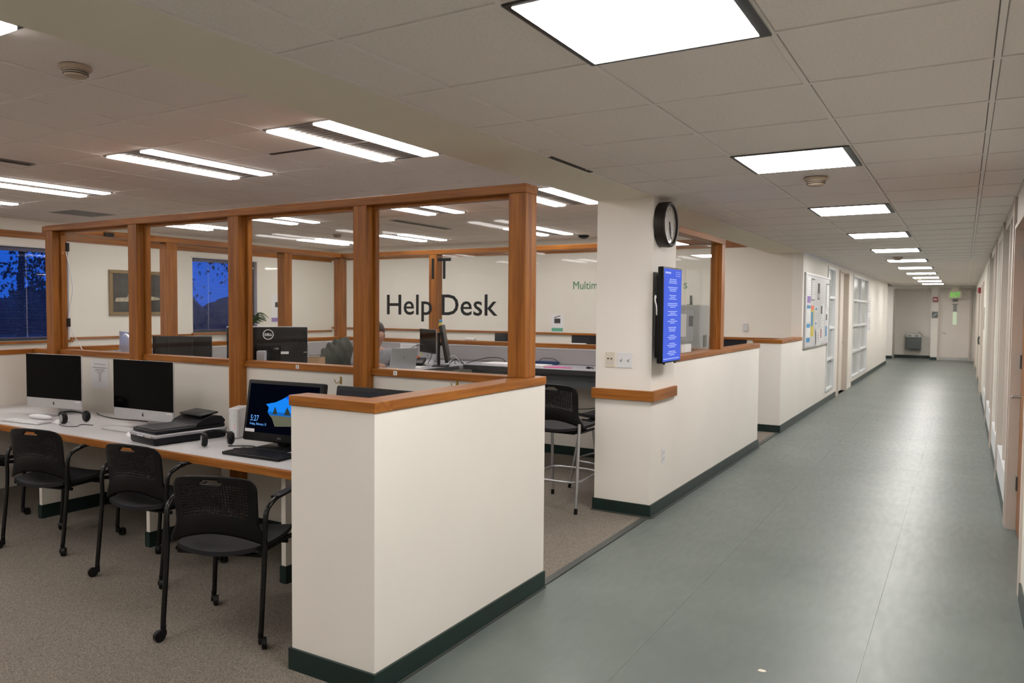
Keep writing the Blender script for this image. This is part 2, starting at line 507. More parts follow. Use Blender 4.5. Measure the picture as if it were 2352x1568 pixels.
tag(mb.build('ceiling_grid', M['grid'], ceil_c), kind='stuff')
MB().box(WX+0.002, WX+0.030, 3.87, 4.42, HC-0.001, HC+0.02).build('shadow_slot', M['slab'], ceil_c)
# painted strip beside the corridor, on the line of the pillar
mb = MB(); mb.box(-2.515, WX+0.002, YB, BY, HC, HC+0.10); mb.box(-2.515, -2.475, YB, BY, HC+0.10, HR+0.10)
mb.build('soffit', M['soffit'], ceil_c)

ceil_r = struct('ceiling')
ceil_r['label'] = 'higher tiled ceiling over the computer room and help desk'
MB().box(-11.8, -2.48, YB, BY+0.1, HR+0.03, HR+0.12).build('ceiling_slab', M['slab'], ceil_r)
GX0 = -3.50
gx = [GX0 + T*k for k in range(2, -14, -1)]         # -2.28 ... -11.4
gx = [g for g in gx if g > LX-0.3]
gx[0] = -2.515
gx = [-2.515, GX0+T] + [GX0 - T*k for k in range(0, 13)] + [LX]
GY0 = 1.82
gy = [GY0 + T*j for j in range(-9, 17)] + [BY]
LAMP_COL = [0, 3, 7, 10]           # lamp's right edge = GX0 - T*k
LAMP_ROW = [GY0 - 2*T - 5*T, GY0 - 2*T, GY0 + 3*T, GY0 + 8*T, GY0 + 13*T]
def is_lamp_r(x1, y0):
    return any(abs(x1 - (GX0 - T*k)) < 0.05 for k in LAMP_COL) and any(-0.05 < y0-l < T+0.05 for l in LAMP_ROW)
VENT = (-9.60, GY0 + 6*T)
near_tiles = MB()
for j in range(len(gy)-1):
    for i in range(len(gx)-1):
        x1, x0 = gx[i], gx[i+1]; y0, y1 = gy[j], gy[j+1]
        if is_lamp_r(x1, y0): continue
        if abs(x1+9.60) < 0.06 and abs(y0-5.48) < 0.1: continue      # ventilation grille sits here
        seen = y0 > 0.5 and (x0+x1)/2 < -2.7 and y0 > -0.62*(x0+2.6)*0.95 - 0.5*0 and ((x0+x1)/2 > -1.5*(y1)-2.2)
        if seen: tile(ceil_r, x0, x1, y0, y1, HR+0.004)
        else: near_tiles.box(x0+0.010, x1-0.010, y0+0.010, y1-0.010, HR+0.004, HR+0.018)
tag(near_tiles.build('outer_tiles', M['tile'], ceil_r), kind='stuff')
mb = MB()
for x in gx: mb.box(x-0.0095, x+0.0095, gy[0], BY, HR, HR+0.006)
for y in gy: mb.box(LX, -2.515, y-0.0095, y+0.0095, HR+0.0005, HR+0.006)
tag(mb.build('ceiling_grid', M['grid'], ceil_r), kind='stuff')
MB().box(-4.70, -4.14, 4.235, 4.262, HR-0.003, HR+0.004).build('lifted_tile_gap', M['slab'], ceil_r)

# ------------------------------------------------------------------ outer walls of the room
W1 = (3.0, 6.42, 1.10, 2.42); W2 = (8.53, 9.92, 1.15, 2.44)
wl = [(LX-0.2, LX, YB, BY+0.2, 0, W1[2]), (LX-0.2, LX, YB, BY+0.2, W2[3], HR+0.1),
      (LX-0.2, LX, YB, W1[0], W1[2], W2[3]), (LX-0.2, LX, W1[1], W2[0], W1[2], W2[3]), (LX-0.2, LX, W2[1], BY+0.2, W1[2], W2[3]),
      (LX-0.2, LX, W1[0], W1[1], W1[3], W2[3]), (LX-0.2, LX, W2[0], W2[1], W1[2], W2[2])]
wall_left = wall_mesh('wall_left', wl, M['wall_plain'])
MB().box(LX, LX+0.025, YB, BY-0.025, 2.545, 2.64).build('picture_rail', M['wood_y'], wall_left)
MB().box(LX, LX+0.03, 6.43, 8.52, 1.10, 1.135).build('chair_rail', M['wood_y'], wall_left)
MB().box(LX, LX+0.03, 9.93, BY-0.03, 1.10, 1.135).build('chair_rail', M['wood_y'], wall_left)

wall_back = wall_mesh('wall_back', [(LX, -2.1955, BY, BY+0.2, 0, HR+0.1)], M['wall_plain'])
MB().box(LX+0.026, -2.52, BY-0.025, BY, 2.575, 2.685).build('picture_rail', M['wood_x'], wall_back)
MB().box(LX+0.031, WX-0.13, BY-0.035, BY, 1.165, 1.20).build('chair_rail', M['wood_x'], wall_back)
MB().box(-5.80, -2.84, BY-0.02, BY, 0.75, 1.163).build('black_panel', M['blackboard'], wall_back)
MB().box(-7.36, -6.62, BY-0.02, BY, 0.75, 1.163).build('black_panel', M['blackboard'], wall_back)
MB().box(LX, WX-0.13, BY-0.012, BY, 0.004, 0.10).build('baseboard', M['green'], wall_back)

wall_rear = wall_mesh('wall_rear', [(-11.8, 0.8, YB-0.2, YB, 0, HR+0.1)], M['wall_plain'])

# ------------------------------------------------------------------ low walls
def base_strip(parent, x0, x1, y0, y1, h=0.10):
    return MB().box(x0, x1, y0, y1, 0.0, h).build('baseboard', M['green'], parent)

# L-shaped end wall of the computer desks
e = 0.012
wall_short = wall_mesh('wall_short', [(-2.52, WX, 2.40, 2.50, 0, 1.178), (WX-0.115, WX, 2.50, 3.87, 0, 1.178)], M['wall'])
mb = MB(); mb.rbox(-2.52-0.008, WX+0.008, 2.392, 2.508, 1.180, CAPZ, 0.003)
mb.build('wood_cap', M['wood_x'], wall_short)
mb = MB(); mb.rbox(WX-0.123, WX+0.008, 2.5085, 3.872, 1.180, CAPZ, 0.003)
mb.build('wood_cap', M['wood_y'], wall_short)
base_strip(wall_short, -2.532, WX+0.012, 2.388, 2.40)
base_strip(wall_short, WX, WX+0.012, 2.40, 3.87)
base_strip(wall_short, -2.532, -2.52, 2.40, 2.50)
MB().box(WX, WX+0.018, 2.40, 3.87, 0.0, 0.010).build('quarter_round', M['strip'], wall_short)

# low wall behind the desks
DY = 3.765
wall_desk = wall_mesh('wall_desk', [(-7.20, WX-0.116, DY, DY+0.07, 0, 1.178)], M['wall_plain'])
MB().box(-7.18, -2.3, DY-0.012, DY, 0.004, 0.10).build('baseboard', M['green'], wall_desk)
wall_desk_side = wall_mesh('wall_desk_side', [(-7.30, -7.20, YB, DY+0.07, 0, 1.172)], M['wall_plain'])
MB().rbox(-7.312, -7.188, YB, DY+0.07, 1.174, 1.215, 0.003).build('wood_cap', M['wood_y'], wall_desk_side)
MB().rbox(-7.186, -6.905, DY-0.03, DY+0.08, 1.18, CAPZ-0.004, 0.003).build('wood_cap', M['wood_x'], wall_desk_side)

# pillar with light switches
PX0 = -2.512
pillar = wall_mesh('wall_pillar', [(PX0, WX, 5.60, 6.13, 0, HC)], M['wall'])
mb = MB(); mb.rbox(PX0-0.025, WX+0.028, 5.572, 5.60, 0.905, 0.985, 0.002)
mb.build('wood_trim', M['wood_x'], pillar)
MB().rbox(WX, WX+0.028, 5.6005, 6.14, 0.905, 0.985, 0.002).build('wood_trim', M['wood_y'], pillar)
MB().rbox(PX0-0.025, PX0, 5.6005, 6.14, 0.905, 0.985, 0.002).build('wood_trim', M['wood_y'], pillar)
base_strip(pillar, PX0-0.012, WX+0.012, 5.588, 5.60)
base_strip(pillar, WX, WX+0.012, 5.60, 6.13)
base_strip(pillar, PX0-0.012, PX0, 5.60, 6.13)
MB().box(PX0-0.02, WX+0.02, 5.572, 5.588, 0.0, 0.012).build('quarter_round', M['strip'], pillar)
MB().box(WX+0.012, WX+0.028, 5.60, 6.13, 0.0, 0.010).build('quarter_round', M['strip'], pillar)

# low wall under the window by the screen
wall_window_low = wall_mesh('wall_window_low', [(WX-0.125, WX, 6.131, 9.17, 0, 1.178)], M['wall'])
MB().rbox(WX-0.135, WX+0.010, 6.131, 9.175, 1.180, CAPZ, 0.003).build('wood_cap', M['wood_y'], wall_window_low)
base_strip(wall_window_low, WX, WX+0.012, 6.131, 9.17)
base_strip(wall_window_low, WX-0.125, WX+0.012, 9.17, 9.182)
MB().box(WX+0.012, WX+0.028, 6.131, 9.17, 0.0, 0.010).build('quarter_round', M['strip'], wall_window_low)

# second stub wall
wall_stub = wall_mesh('wall_stub', [(-2.40, WX, 10.43, 10.55, 0, 1.178), (WX-0.125, WX, 10.55, BY-0.001, 0, 1.178)], M['wall'])
MB().rbox(-2.41, WX+0.010, 10.42, 10.56, 1.180, CAPZ, 0.003).build('wood_cap', M['wood_x'], wall_stub)
MB().rbox(WX-0.135, WX+0.010, 10.5605, BY-0.001, 1.180, CAPZ, 0.003).build('wood_cap', M['wood_y'], wall_stub)
base_strip(wall_stub, -2.412, WX+0.012, 10.418, 10.43)
base_strip(wall_stub, WX, WX+0.012, 10.43, BY)

# low walls round the help desk
OY = 7.55
wall_office_back = wall_mesh('wall_office_back', [(-7.20, WX-0.126, OY, OY+0.12, 0, 1.178)], M['wall_plain'])
MB().rbox(-7.20, WX-0.137, OY-0.012, OY+0.132, 1.180, CAPZ, 0.003).build('wood_cap', M['wood_x'], wall_office_back)
MB().box(-7.07, WX-0.14, OY-0.025, OY-0.001, 1.005, 1.165).build('fabric_panel', M['grey_fabric'], wall_office_back)
MB().box(-7.07, WX-0.14, OY-0.028, OY-0.001, 1.166, 1.178).build('panel_rail', M['white_lam'], wall_office_back)
base_strip(wall_office_back, -7.07, WX-0.13, OY-0.012, OY)
wall_office_left = wall_mesh('wall_office_left', [(-7.19, -7.07, DY+0.071, OY-0.001, 0, 1.178)], M['wall_plain'])
MB().rbox(-7.20, -7.06, DY+0.082, OY-0.013, 1.180, CAPZ, 0.003).build('wood_cap', M['wood_y'], wall_office_left)
MB().box(-7.069, -7.05, DY+0.3, OY-0.03, 1.005, 1.165).build('fabric_panel', M['grey_fabric'], wall_office_left)

# ------------------------------------------------------------------ corridor's far left wall
FW = -2.045
segs = [(FW-0.15, FW, BY, 14.20, 0, HC), (FW-0.15, FW, 14.20, 15.10, 0, 0.20), (FW-0.15, FW, 14.20, 20.55, 2.39, HC),
        (FW-0.15, FW, 15.10, 15.62, 0, 2.39), (FW-0.15, FW, 16.95, 17.72, 0, 2.39), (FW-0.15, FW, 17.72, 20.55, 0, 0.17),
        (FW-0.15, FW, 20.55, 26.20, 0, HC)]
wall_corr = wall_mesh('wall_corridor_left', segs, M['wall'])
for (a, b) in ((BY, 15.45), (17.80, 26.2)):
    MB().box(FW, FW+0.012, a, b, 0, 0.10).build('baseboard', M['green'], wall_corr)
MB().box(FW-0.35, FW-0.151, 13.9, 21.0, -0.05, HC).build('glass_backing', M['wall_plain'], wall_corr)  # unseen solid backing, added to keep sky light from leaking in

def lattice_window(name, y0, y1, z0, z1, cols, bars):
    w = struct(name)
    m = 0.045
    for i in range(cols+1):
        y = y0 + (y1-y0-m)*i/cols
        MB().box(FW-0.10, FW+0.02, y, y+m, z0, z1).build('mullion', M['white'], w)
    zs = [z0+(z1-z0-m)*b for b in bars]
    for i in range(cols):
        ya = y0 + (y1-y0-m)*i/cols + m; yb = y0 + (y1-y0-m)*(i+1)/cols
        for z in zs: MB().box(FW-0.09, FW+0.015, ya, yb, z, z+m).build('glazing_bar', M['white'], w)
        for k in range(len(zs)-1):
            MB().box(FW-0.045, FW-0.037, ya, yb, zs[k]+m, zs[k+1]).build('pane', M['frost'], w)
    return w
lattice_window('window_3', 14.20, 15.10, 0.20, 2.39, 1, (0, 0.25, 0.51, 0.76, 1))
lattice_window('window_4', 17.72, 20.55, 0.17, 2.39, 2, (0, 0.25, 0.51, 0.76, 1))
d = struct('door_1')
MB().box(FW-0.12, FW-0.075, 15.70, 16.87, 0.01, 2.36).build('door_leaf', M['door_paint'], d)
for y in (15.62, 16.87):
    MB().box(FW-0.14, FW+0.025, y, y+0.08, 0, 2.39).build('door_frame', M['frame_paint'], d)
MB().box(FW-0.14, FW+0.025, 15.70, 16.87, 2.36, 2.39).build('door_frame', M['frame_paint'], d)
for z in (0.45, 1.30, 2.05): MB().cyl((FW-0.06, 15.715, z), (FW-0.06, 15.715, z+0.11), 0.012).build('hinge', M['dark_steel'], d)
mb = MB(); mb.tube([(FW-0.075, 16.80, 0.98), (FW-0.03, 16.80, 0.98), (FW-0.02, 16.74, 0.98), (FW-0.02, 16.68, 0.98)], 0.010)
mb.build('door_handle', M['steel'], d, smooth=40)

# ------------------------------------------------------------------ corridor's right wall: doorway and glazed bays
mods = [(6.82, 8.68), (8.70, 10.48), (10.72, 12.98), (13.10, 15.20)]
segs = [(RX, RX+0.2, YB, 5.17, 0, HC), (RX, RX+0.2, 5.17, 6.80, 2.25, HC), (RX, RX+0.2, 15.22, 31.2, 0, HC), (RX, RX+0.2, 10.50, 10.70, 0, HC)]
wall_right = wall_mesh('wall_right', segs, M['wall_plain'])
MB().box(RX-0.012, RX, YB, 5.10, 0, 0.10).build('baseboard', M['green'], wall_right)
for (a, b) in ((15.3, 17.0), (18.4, 21.0), (22.2, 25.2), (26.4, YE)):
    MB().box(RX-0.012, RX, a, b, 0, 0.10).build('baseboard', M['green'], wall_right)
MB().box(RX+0.155, RX+0.2, 6.8, 15.3, 0, HC).build('wall_behind_bays', M['wall_plain'], wall_right)
for k, (a, b) in enumerate(mods):
    w = struct('window_%d' % (k+5))
    MB().box(RX-0.02, RX+0.15, a, a+0.10, 0, HC).build('mullion', M['frame_paint'], w)
    MB().box(RX+0.0, RX+0.12, (a+b)/2+0.05, (a+b)/2+0.12, 0.34, HC-0.08).build('mullion', M['frame_paint'], w)
    MB().box(RX-0.008, RX+0.12, a+0.1005, b, 0.10, 0.34).build('base_panel', M['white'], w)
    MB().box(RX-0.012, RX+0.12, a+0.1005, b, 0.0, 0.0995).build('baseboard', M['green'], w)
    MB().box(RX+0.0, RX+0.12, a+0.1005, b, HC-0.08, HC).build('head', M['frame_paint'], w)
    MB().box(RX+0.05, RX+0.058, a+0.1005, (a+b)/2+0.05, 0.34, HC-0.08).build('pane', M['frost'], w)
    MB().box(RX+0.05, RX+0.058, (a+b)/2+0.1205, b, 0.34, HC-0.08).build('pane', M['frost'], w)
d = struct('door_2')
MB().box(RX+0.055, RX+0.10, 5.23, 6.75, 0.01, 2.22).build('door_leaf', M['door_wood'], d)
for y in (5.17, 6.75): MB().box(RX-0.012, RX+0.15, y, y+0.06, 0, 2.25).build('door_frame', M['frame_paint'], d)
MB().box(RX-0.012, RX+0.15, 5.23, 6.75, 2.22, 2.25).build('door_frame', M['frame_paint'], d)
mb = MB(); mb.tube([(RX+0.055, 6.66, 1.0), (RX+0.005, 6.66, 1.0), (RX+0.0, 6.60, 1.0), (RX+0.0, 6.55, 1.0)], 0.011)
mb.build('door_handle', M['steel'], d, smooth=40)
for z in (0.3, 1.2, 2.0): MB().box(RX+0.044, RX+0.055, 6.70, 6.75, z, z+0.10).build('hinge', M['dark_steel'], d)
for n, (a, b) in zip(('door_4', 'door_5', 'door_6'), ((17.1, 18.3), (21.1, 22.1), (25.3, 26.3))):
    d = struct(n)
    MB().box(RX-0.004, RX+0.004, a+0.08, b-0.08, 0.01, 2.15).build('door_leaf', M['door_paint'], d)
    for y in (a, b-0.08): MB().box(RX-0.03, RX+0.004, y, y+0.08, 0, 2.2).build('door_frame', M['frame_paint'], d)
    MB().box(RX-0.03, RX+0.004, a+0.08, b-0.08, 2.15, 2.2).build('door_frame', M['frame_paint'], d)

# ------------------------------------------------------------------ corridor's end: alcove, pilaster, exit door
AY = 30.1
segs = [(-6.0, -2.09, YE, 31.2, 0, HC), (-2.09, -0.945, AY, 31.2, 0, HC), (-0.945, -0.73, YE, 31.2, 0, HC),
        (-0.73, RX, YE+0.09, 31.2, 0, HC), (-2.09, RX, YE-0.02, YE, 2.40, HC)]
wall_end = wall_mesh('wall_end', segs, M['wall'])
for (a, b, y) in ((-2.6, -2.09, YE), (-0.945, -0.745, YE), (-2.09, -0.945, AY)):
    MB().box(a, b, y-0.012, y, 0, 0.10).build('baseboard', M['green'], wall_end)
wall_end_left = wall_mesh('wall_end_left', [(-6.15, -6.0, 26.2, 31.2, 0, HC), (-6.0, FW-0.15, 26.05, 26.2, 0, HC)], M['wall'])
d = struct('door_3')
MB().box(-0.69, 0.16, YE+0.03, YE+0.075, 0.01, 2.36).build('door_leaf', M['door_paint'], d)
for x in (-0.74, 0.16): MB().box(x, x+0.05, YE-0.015, YE+0.085, 0, 2.40).build('door_frame', M['frame_paint'], d)
MB().box(-0.69, 0.16, YE+0.018, YE+0.03, 0.01, 0.11).build('kick_plate', M['steel'], d)
MB().box(-0.315, -0.205, YE+0.022, YE+0.030, 1.20, 1.62).build('vision_glass', M['lit_glass'], d)
MB().box(-0.315, -0.205, YE+0.022, YE+0.030, 1.6205, 1.86).build('vision_glass', M['grey_pl'], d)
MB().box(-0.355, -0.165, YE+0.018, YE+0.0215, 1.86, 1.88).build('vision_trim', M['dark_steel'], d)
mb = MB(); mb.tube([(-0.60, YE+0.03, 0.93), (-0.60, YE-0.03, 0.93), (-0.55, YE-0.035, 0.92), (-0.50, YE-0.035, 0.90)], 0.012)
mb.build('door_handle', M['steel'], d, smooth=40)
MB().box(-0.34, -0.18, YE+0.02, YE+0.03, 1.95, 2.03).build('closer_sign', M['dark_steel'], d)
# ------------------------------------------------------------------ outer windows with blinds
def outer_window(name, y0, y1, z0, z1):
    w = struct(name)
    for (a, b, c, dd) in ((y0, y1, z0, z0+0.04), (y0, y1, z1-0.04, z1), (y0, y0+0.04, z0+0.04, z1-0.04), (y1-0.04, y1, z0+0.04, z1-0.04)):
        MB().box(LX-0.15, LX-0.09, a, b, c, dd).build('window_frame', M['dark_steel'], w)
    MB().box(LX-0.125, LX-0.119, y0+0.04, y1-0.04, z0+0.04, z1-0.04).build('pane', M['win_glass'], w)
    mb = MB(); z = z0+0.06
    while z < z1-0.07:
        mb.M = Matrix.Translation((LX-0.055, (y0+y1)/2, z)) @ Matrix.Rotation(R(11), 4, 'Y')
        mb.box(-0.0125, 0.0125, -(y1-y0)/2+0.05, (y1-y0)/2-0.05, -0.0006, 0.0006)
        z += 0.021
    tag(mb.build('blind_slats', M['blind'], w), kind='stuff')
    MB().box(LX-0.075, LX-0.035, y0+0.045, y1-0.045, z1-0.06, z1-0.01).build('blind_headrail', M['blind'], w)
    MB().box(LX-0.07, LX-0.04, y0+0.045, y1-0.045, z0+0.035, z0+0.055).build('blind_bottom_rail', M['blind'], w)
    n = 3 if y1-y0 > 2 else 2
    for k in range(n):
        y = y0 + (y1-y0)*(k+0.5)/n
        MB().cyl((LX-0.04, y, z0+0.05), (LX-0.04, y, z1-0.05), 0.002, n=5).build('blind_cord', M['white_lam'], w)
    MB().rbox(LX-0.09, LX+0.06, y0-0.03, y1+0.03, z0-0.035, z0-0.0005, 0.003).build('window_sill', M['wood_y'], w)
    MB().box(LX, LX+0.012, y0-0.02, y1+0.02, z1+0.001, z1+0.022).build('head_trim', M['white_lam'], w)
    return w
outer_window('window_1', *W1)
w2 = outer_window('window_2', *W2)
MB().cyl((LX-0.02, W2[1]-0.12, 1.55), (LX-0.02, W2[1]-0.12, 2.38), 0.004, n=6).build('blind_wand', M['white'], w2)

# outside in the dusk
g = MB().box(-120, LX-0.25, -60, 90, -0.6, -0.5).build('ground', plain('dusk_lawn', (0.02, 0.035, 0.022), 0.95, var=0.3, scale=0.3)); g['kind'] = 'structure'
def tree(loc, h, rad, n, label, seed):
    rnd = random.Random(seed)
    t = thing('tree', label, 'tree', loc, group='trees outside the windows')
    mb = MB(); mb.tube([(0,0,0), (0.1,0.05,h*0.35), (0.0,0.2,h*0.7), (0.1,0.1,h*0.95)], [0.13,0.10,0.07,0.02], 8)
    for k in range(9):
        a = rnd.uniform(0, 2*PI); z = h*rnd.uniform(0.3, 0.75); l = rad*rnd.uniform(0.6, 0.95)
        mb.tube([(0.05,0.08,z), (math.cos(a)*l*0.5, math.sin(a)*l*0.5, z+0.5), (math.cos(a)*l, math.sin(a)*l, z+1.0)], [0.09,0.05,0.015], 5)
    mb.build('trunk', M['bark'], t, smooth=50)
    mb = MB()
    cl = [(rnd.gauss(0, rad*0.55), rnd.gauss(0, rad*0.55), h*0.60+rnd.gauss(0, h*0.20)) for _ in range(30)]
    for _ in range(n):
        c = rnd.choice(cl); s = rnd.uniform(0.05, 0.13)
        p = Vector((c[0]+rnd.gauss(0, 0.55), c[1]+rnd.gauss(0, 0.55), c[2]+rnd.gauss(0, 0.4)))
        mb.M = Matrix.Translation(p) @ Euler((rnd.uniform(0,6), rnd.uniform(0,6), rnd.uniform(0,6))).to_matrix().to_4x4()
        mb._add([(-s,0,0),(0,-s*0.5,0.03),(s,0,0),(0,s*0.5,0.03)], [(0,1,2,3)])
    tag(mb.build('foliage', M['tree'], t), kind='stuff')
tree((-26, 13.0, -0.5), 8.0, 3.4, 5200, 'dark leafy tree seen through the left blinds', 3)
tree((-24, 21.2, -0.5), 7.2, 2.3, 2600, 'dark leafy tree seen through the second blinds beside the picture', 5)
tree((-34, 30.5, -0.5), 8.5, 3.0, 2400, 'dark leafy tree at the right of the second window', 9)
mb = MB()
rnd = random.Random(4)
for k in range(70):
    mb.ell((-62+rnd.uniform(-3,3), -10+k*1.2, 0.6), (2.2, 1.6, rnd.uniform(1.4, 2.9)), 9, 6)
tag(mb.build('hedge_row', M['tree'], smooth=60), 'low dark hedge line beyond the lawn outside the blinds', 'hedge', kind='stuff')

# ------------------------------------------------------------------ glazed wooden partitions
def strip_pane(parent, b, mat=None): return MB().box(*b).build('glass_pane', mat or M['glass'], parent)

gp = thing('glazed_partition', 'oak framed glass partition with IT Help Desk lettering above the computer desks', 'partition', (0,0,0))
PL = [-2.195, -3.345, -4.53, -5.71, -6.90]; PWd = 0.112
RZ0, RZ1 = 2.250, 2.300
for i, x in enumerate(PL):
    mb = MB()
    if i == 0: mb.rbox(x, x+PWd, 3.700, 3.822, CAPZ+0.0005, RZ0-0.0005, 0.002)
    else:
        mb.rbox(x, x+PWd, 3.700, 3.7645, 0.004, RZ0-0.0005, 0.002)
        mb.box(x+0.0005, x+PWd-0.0005, 3.760, 3.822, 1.1785, RZ0-0.0005)
    mb.build('post', M['wood_z'], gp)
    if i: MB().box(x+PWd+0.0005, x+PWd+0.018, 3.765, 3.800, CAPZ, RZ0-0.001).build('glazing_stop', M['wood_z'], gp)
MB().rbox(PL[-1], PL[0]+PWd, 3.696, 3.826, RZ0, RZ1, 0.003).build('top_rail', M['wood_x'], gp)
for i in range(4):
    a, b = PL[i+1]+PWd+0.0005, PL[i]-0.0005
    MB().rbox(a, b, 3.742, 3.848, 1.180, CAPZ-0.001, 0.003).build('sill', M['wood_x'], gp)
    strip_pane(gp, (a+0.018, b, 3.776, 3.782, CAPZ, RZ0-0.001))
    MB().box(a, b, 3.760, 3.800, RZ0-0.020, RZ0-0.0005).build('glazing_bead', M['wood_x'], gp)
for x, s in ((-3.885, '2'), (-3.035, '3')):
    pl = MB().box(x-0.014, x+0.014, 3.739, 3.742, 1.190, 1.216).build('number_tag', M['paper'], gp)
    text_obj(s, 0.022, M['ink'], pl, 'tag_numeral', 0.0004, loc=(x, 3.7385, 1.195), rot=(PI/2, 0, 0))
text_obj('IT', 0.178, M['black_txt'], gp, 'lettering', 0.0006, loc=(-2.715, 3.774, 1.787), rot=(PI/2, 0, 0), sx=0.94, spacing=1.15, offset=0.0012)
tx = text_obj('Help Desk', 0.178, M['black_txt'], gp, 'lettering', 0.0006, loc=(-2.719, 3.774, 1.569), rot=(PI/2, 0, 0), offset=0.0012)
xs = [v.co.x for v in tx.data.vertices]
k = 0.82/(max(xs)-min(xs)); c0 = (max(xs)+min(xs))/2
for v in tx.data.vertices: v.co.x = (v.co.x-c0)*k

gl = thing('glazed_partition', 'oak framed glass partition on the window side of the help desk', 'partition', (0,0,0), group='oak glazed partitions')
for y in (5.00, 6.58):
    mb = MB(); mb.rbox(-7.19, -7.07, y, y+0.12, CAPZ+0.0005, RZ0+0.0095, 0.002); mb.build('post', M['wood_z'], gl)
MB().rbox(-7.195, -7.065, 3.83, OY-0.001, RZ0+0.01, RZ1+0.020, 0.003).build('top_rail', M['wood_y'], gl)
for (a, b) in ((3.83, 4.9995), (5.1205, 6.5795), (6.7005, 7.548)):
    strip_pane(gl, (-7.133, -7.127, a, b, CAPZ+0.001, RZ0+0.009))
for y in (3.95, 4.33): MB().box(-7.064, -7.04, y, y+0.09, RZ1-0.03, RZ1+0.005).build('cable_clip', M['black'], gl)

gb = thing('glazed_partition', 'oak framed glass partition behind the help desk counter', 'partition', (0,0,0), group='oak glazed partitions')
for x in (-7.195, -5.63):
    mb = MB(); mb.rbox(x, x+0.115, OY, OY+0.12, CAPZ+0.0005, RZ0+0.0095, 0.002); mb.build('post', M['wood_z'], gb)
MB().rbox(-7.20, WX-0.1265, OY-0.004, OY+0.124, RZ0+0.01, RZ1+0.015, 0.003).build('top_rail', M['wood_x'], gb)
for (a, b) in ((-7.0795, -5.6305), (-5.5145, WX-0.128)):
    strip_pane(gb, (a, b, OY+0.055, OY+0.061, CAPZ+0.001, RZ0+0.009))

gw = thing('glazed_partition', 'small oak framed window between the pillar and a post beside the screen', 'partition', (0,0,0), group='oak glazed partitions')
mb = MB(); mb.rbox(WX-0.122, WX-0.010, 7.55, 7.67, CAPZ+0.0005, RZ0+0.0095, 0.002); mb.build('post', M['wood_z'], gw)
MB().box(WX-0.082, WX-0.050, 7.528, 7.5495, CAPZ+0.0005, RZ0+0.0095).build('glazing_stop', M['wood_z'], gw)
MB().rbox(WX-0.122, WX-0.010, 6.1315, 7.672, RZ0+0.010, RZ1+0.012, 0.003).build('top_rail', M['wood_y'], gw)
strip_pane(gw, (WX-0.069, WX-0.063, 6.132, 7.5275, CAPZ+0.001, RZ0+0.0095))

# ------------------------------------------------------------------ lamps
def corridor_lamp(y, label):
    t = thing('ceiling_lamp', label, 'ceiling lamp', (XS[2]+T/2, y+T/2, HC), group='square corridor ceiling lamps')
    h = T/2
    mb = MB()
    for (a, b, c, dd) in ((-h, h, -h, -h+0.022), (-h, h, h-0.022, h), (-h, -h+0.022, -h+0.022, h-0.022), (h-0.034, h, -h+0.022, h-0.022)):
        mb.box(a, b, c, dd, -0.006, 0.03)
    mb.build('lamp_frame', M['lamp_frame'], t)
    MB().box(-h+0.0225, h-0.0345, -h+0.0225, h-0.0225, -0.007, 0.010).build('diffuser', M['diffuser'], t)  # lens hangs below the ceiling, shaped so its sides light the tiles
    return t
names = ['above and behind the camera', 'nearest, cut by the top picture edge', 'second along the corridor', 'third along the corridor', 'fourth along the corridor',
         'fifth along the corridor', 'sixth along the corridor', 'seventh along the corridor', 'eighth along the corridor', 'ninth along the corridor', 'tenth along the corridor', 'last, nearest the exit door']
for i, y in enumerate(LIGHT_Y[1:]):
    corridor_lamp(y, 'square black-rimmed corridor ceiling lamp, ' + names[i])

COLN = ['beside the painted strip', 'in the second row', 'in the third row', 'nearest the windows']
ROWN = ['behind the camera', 'above the left edge of the picture', 'above the front glass partition', 'above the help desk counter', 'near the back wall']
def room_lamp(ic, ir):
    x1 = GX0 - T*LAMP_COL[ic]; x0 = x1-T; y0 = LAMP_ROW[ir]; y1 = y0+2*T
    t = thing('ceiling_lamp', 'long twin band lamp %s, %s' % (COLN[ic], ROWN[ir]), 'ceiling lamp', ((x0+x1)/2, (y0+y1)/2, HR), group='long twin band room lamps')
    h = T/2
    mb = MB()
    for (a, b, c, dd) in ((-h, h, -T, -T+0.018), (-h, h, T-0.018, T), (-h, -h+0.018, -T+0.018, T-0.018), (h-0.020, h, -T+0.018, T-0.018)):
        mb.box(a, b, c, dd, -0.003, 0.028)
    mb.build('lamp_frame', M['lamp_frame'], t)
    for (a, b) in ((-h+0.0185, -h+0.155), (h-0.157, h-0.0205)):
        MB().box(a, b, -T+0.0185, T-0.0185, -0.014, 0.010).build('tube_band', M['tubes'], t)  # glowing bands dropped below the ceiling to throw light onto the tiles
    mb = MB(); mb.box(-h+0.156, h-0.158, -T+0.0185, T-0.0185, 0.006, 0.02)
    for k in range(24):
        y = -T+0.03+k*(2*T-0.06)/23
        mb.box(-h+0.158, h-0.160, y-0.003, y+0.003, -0.001, 0.006)
    mb.build('louver', M['louver'], t)
    return t
for ic in range(4):
    for ir in range(5):
        room_lamp(ic, ir)

t = corridor_lamp(27.6, 'square black-rimmed lamp in the side hall by the corridor end')
t.location.x = -3.2

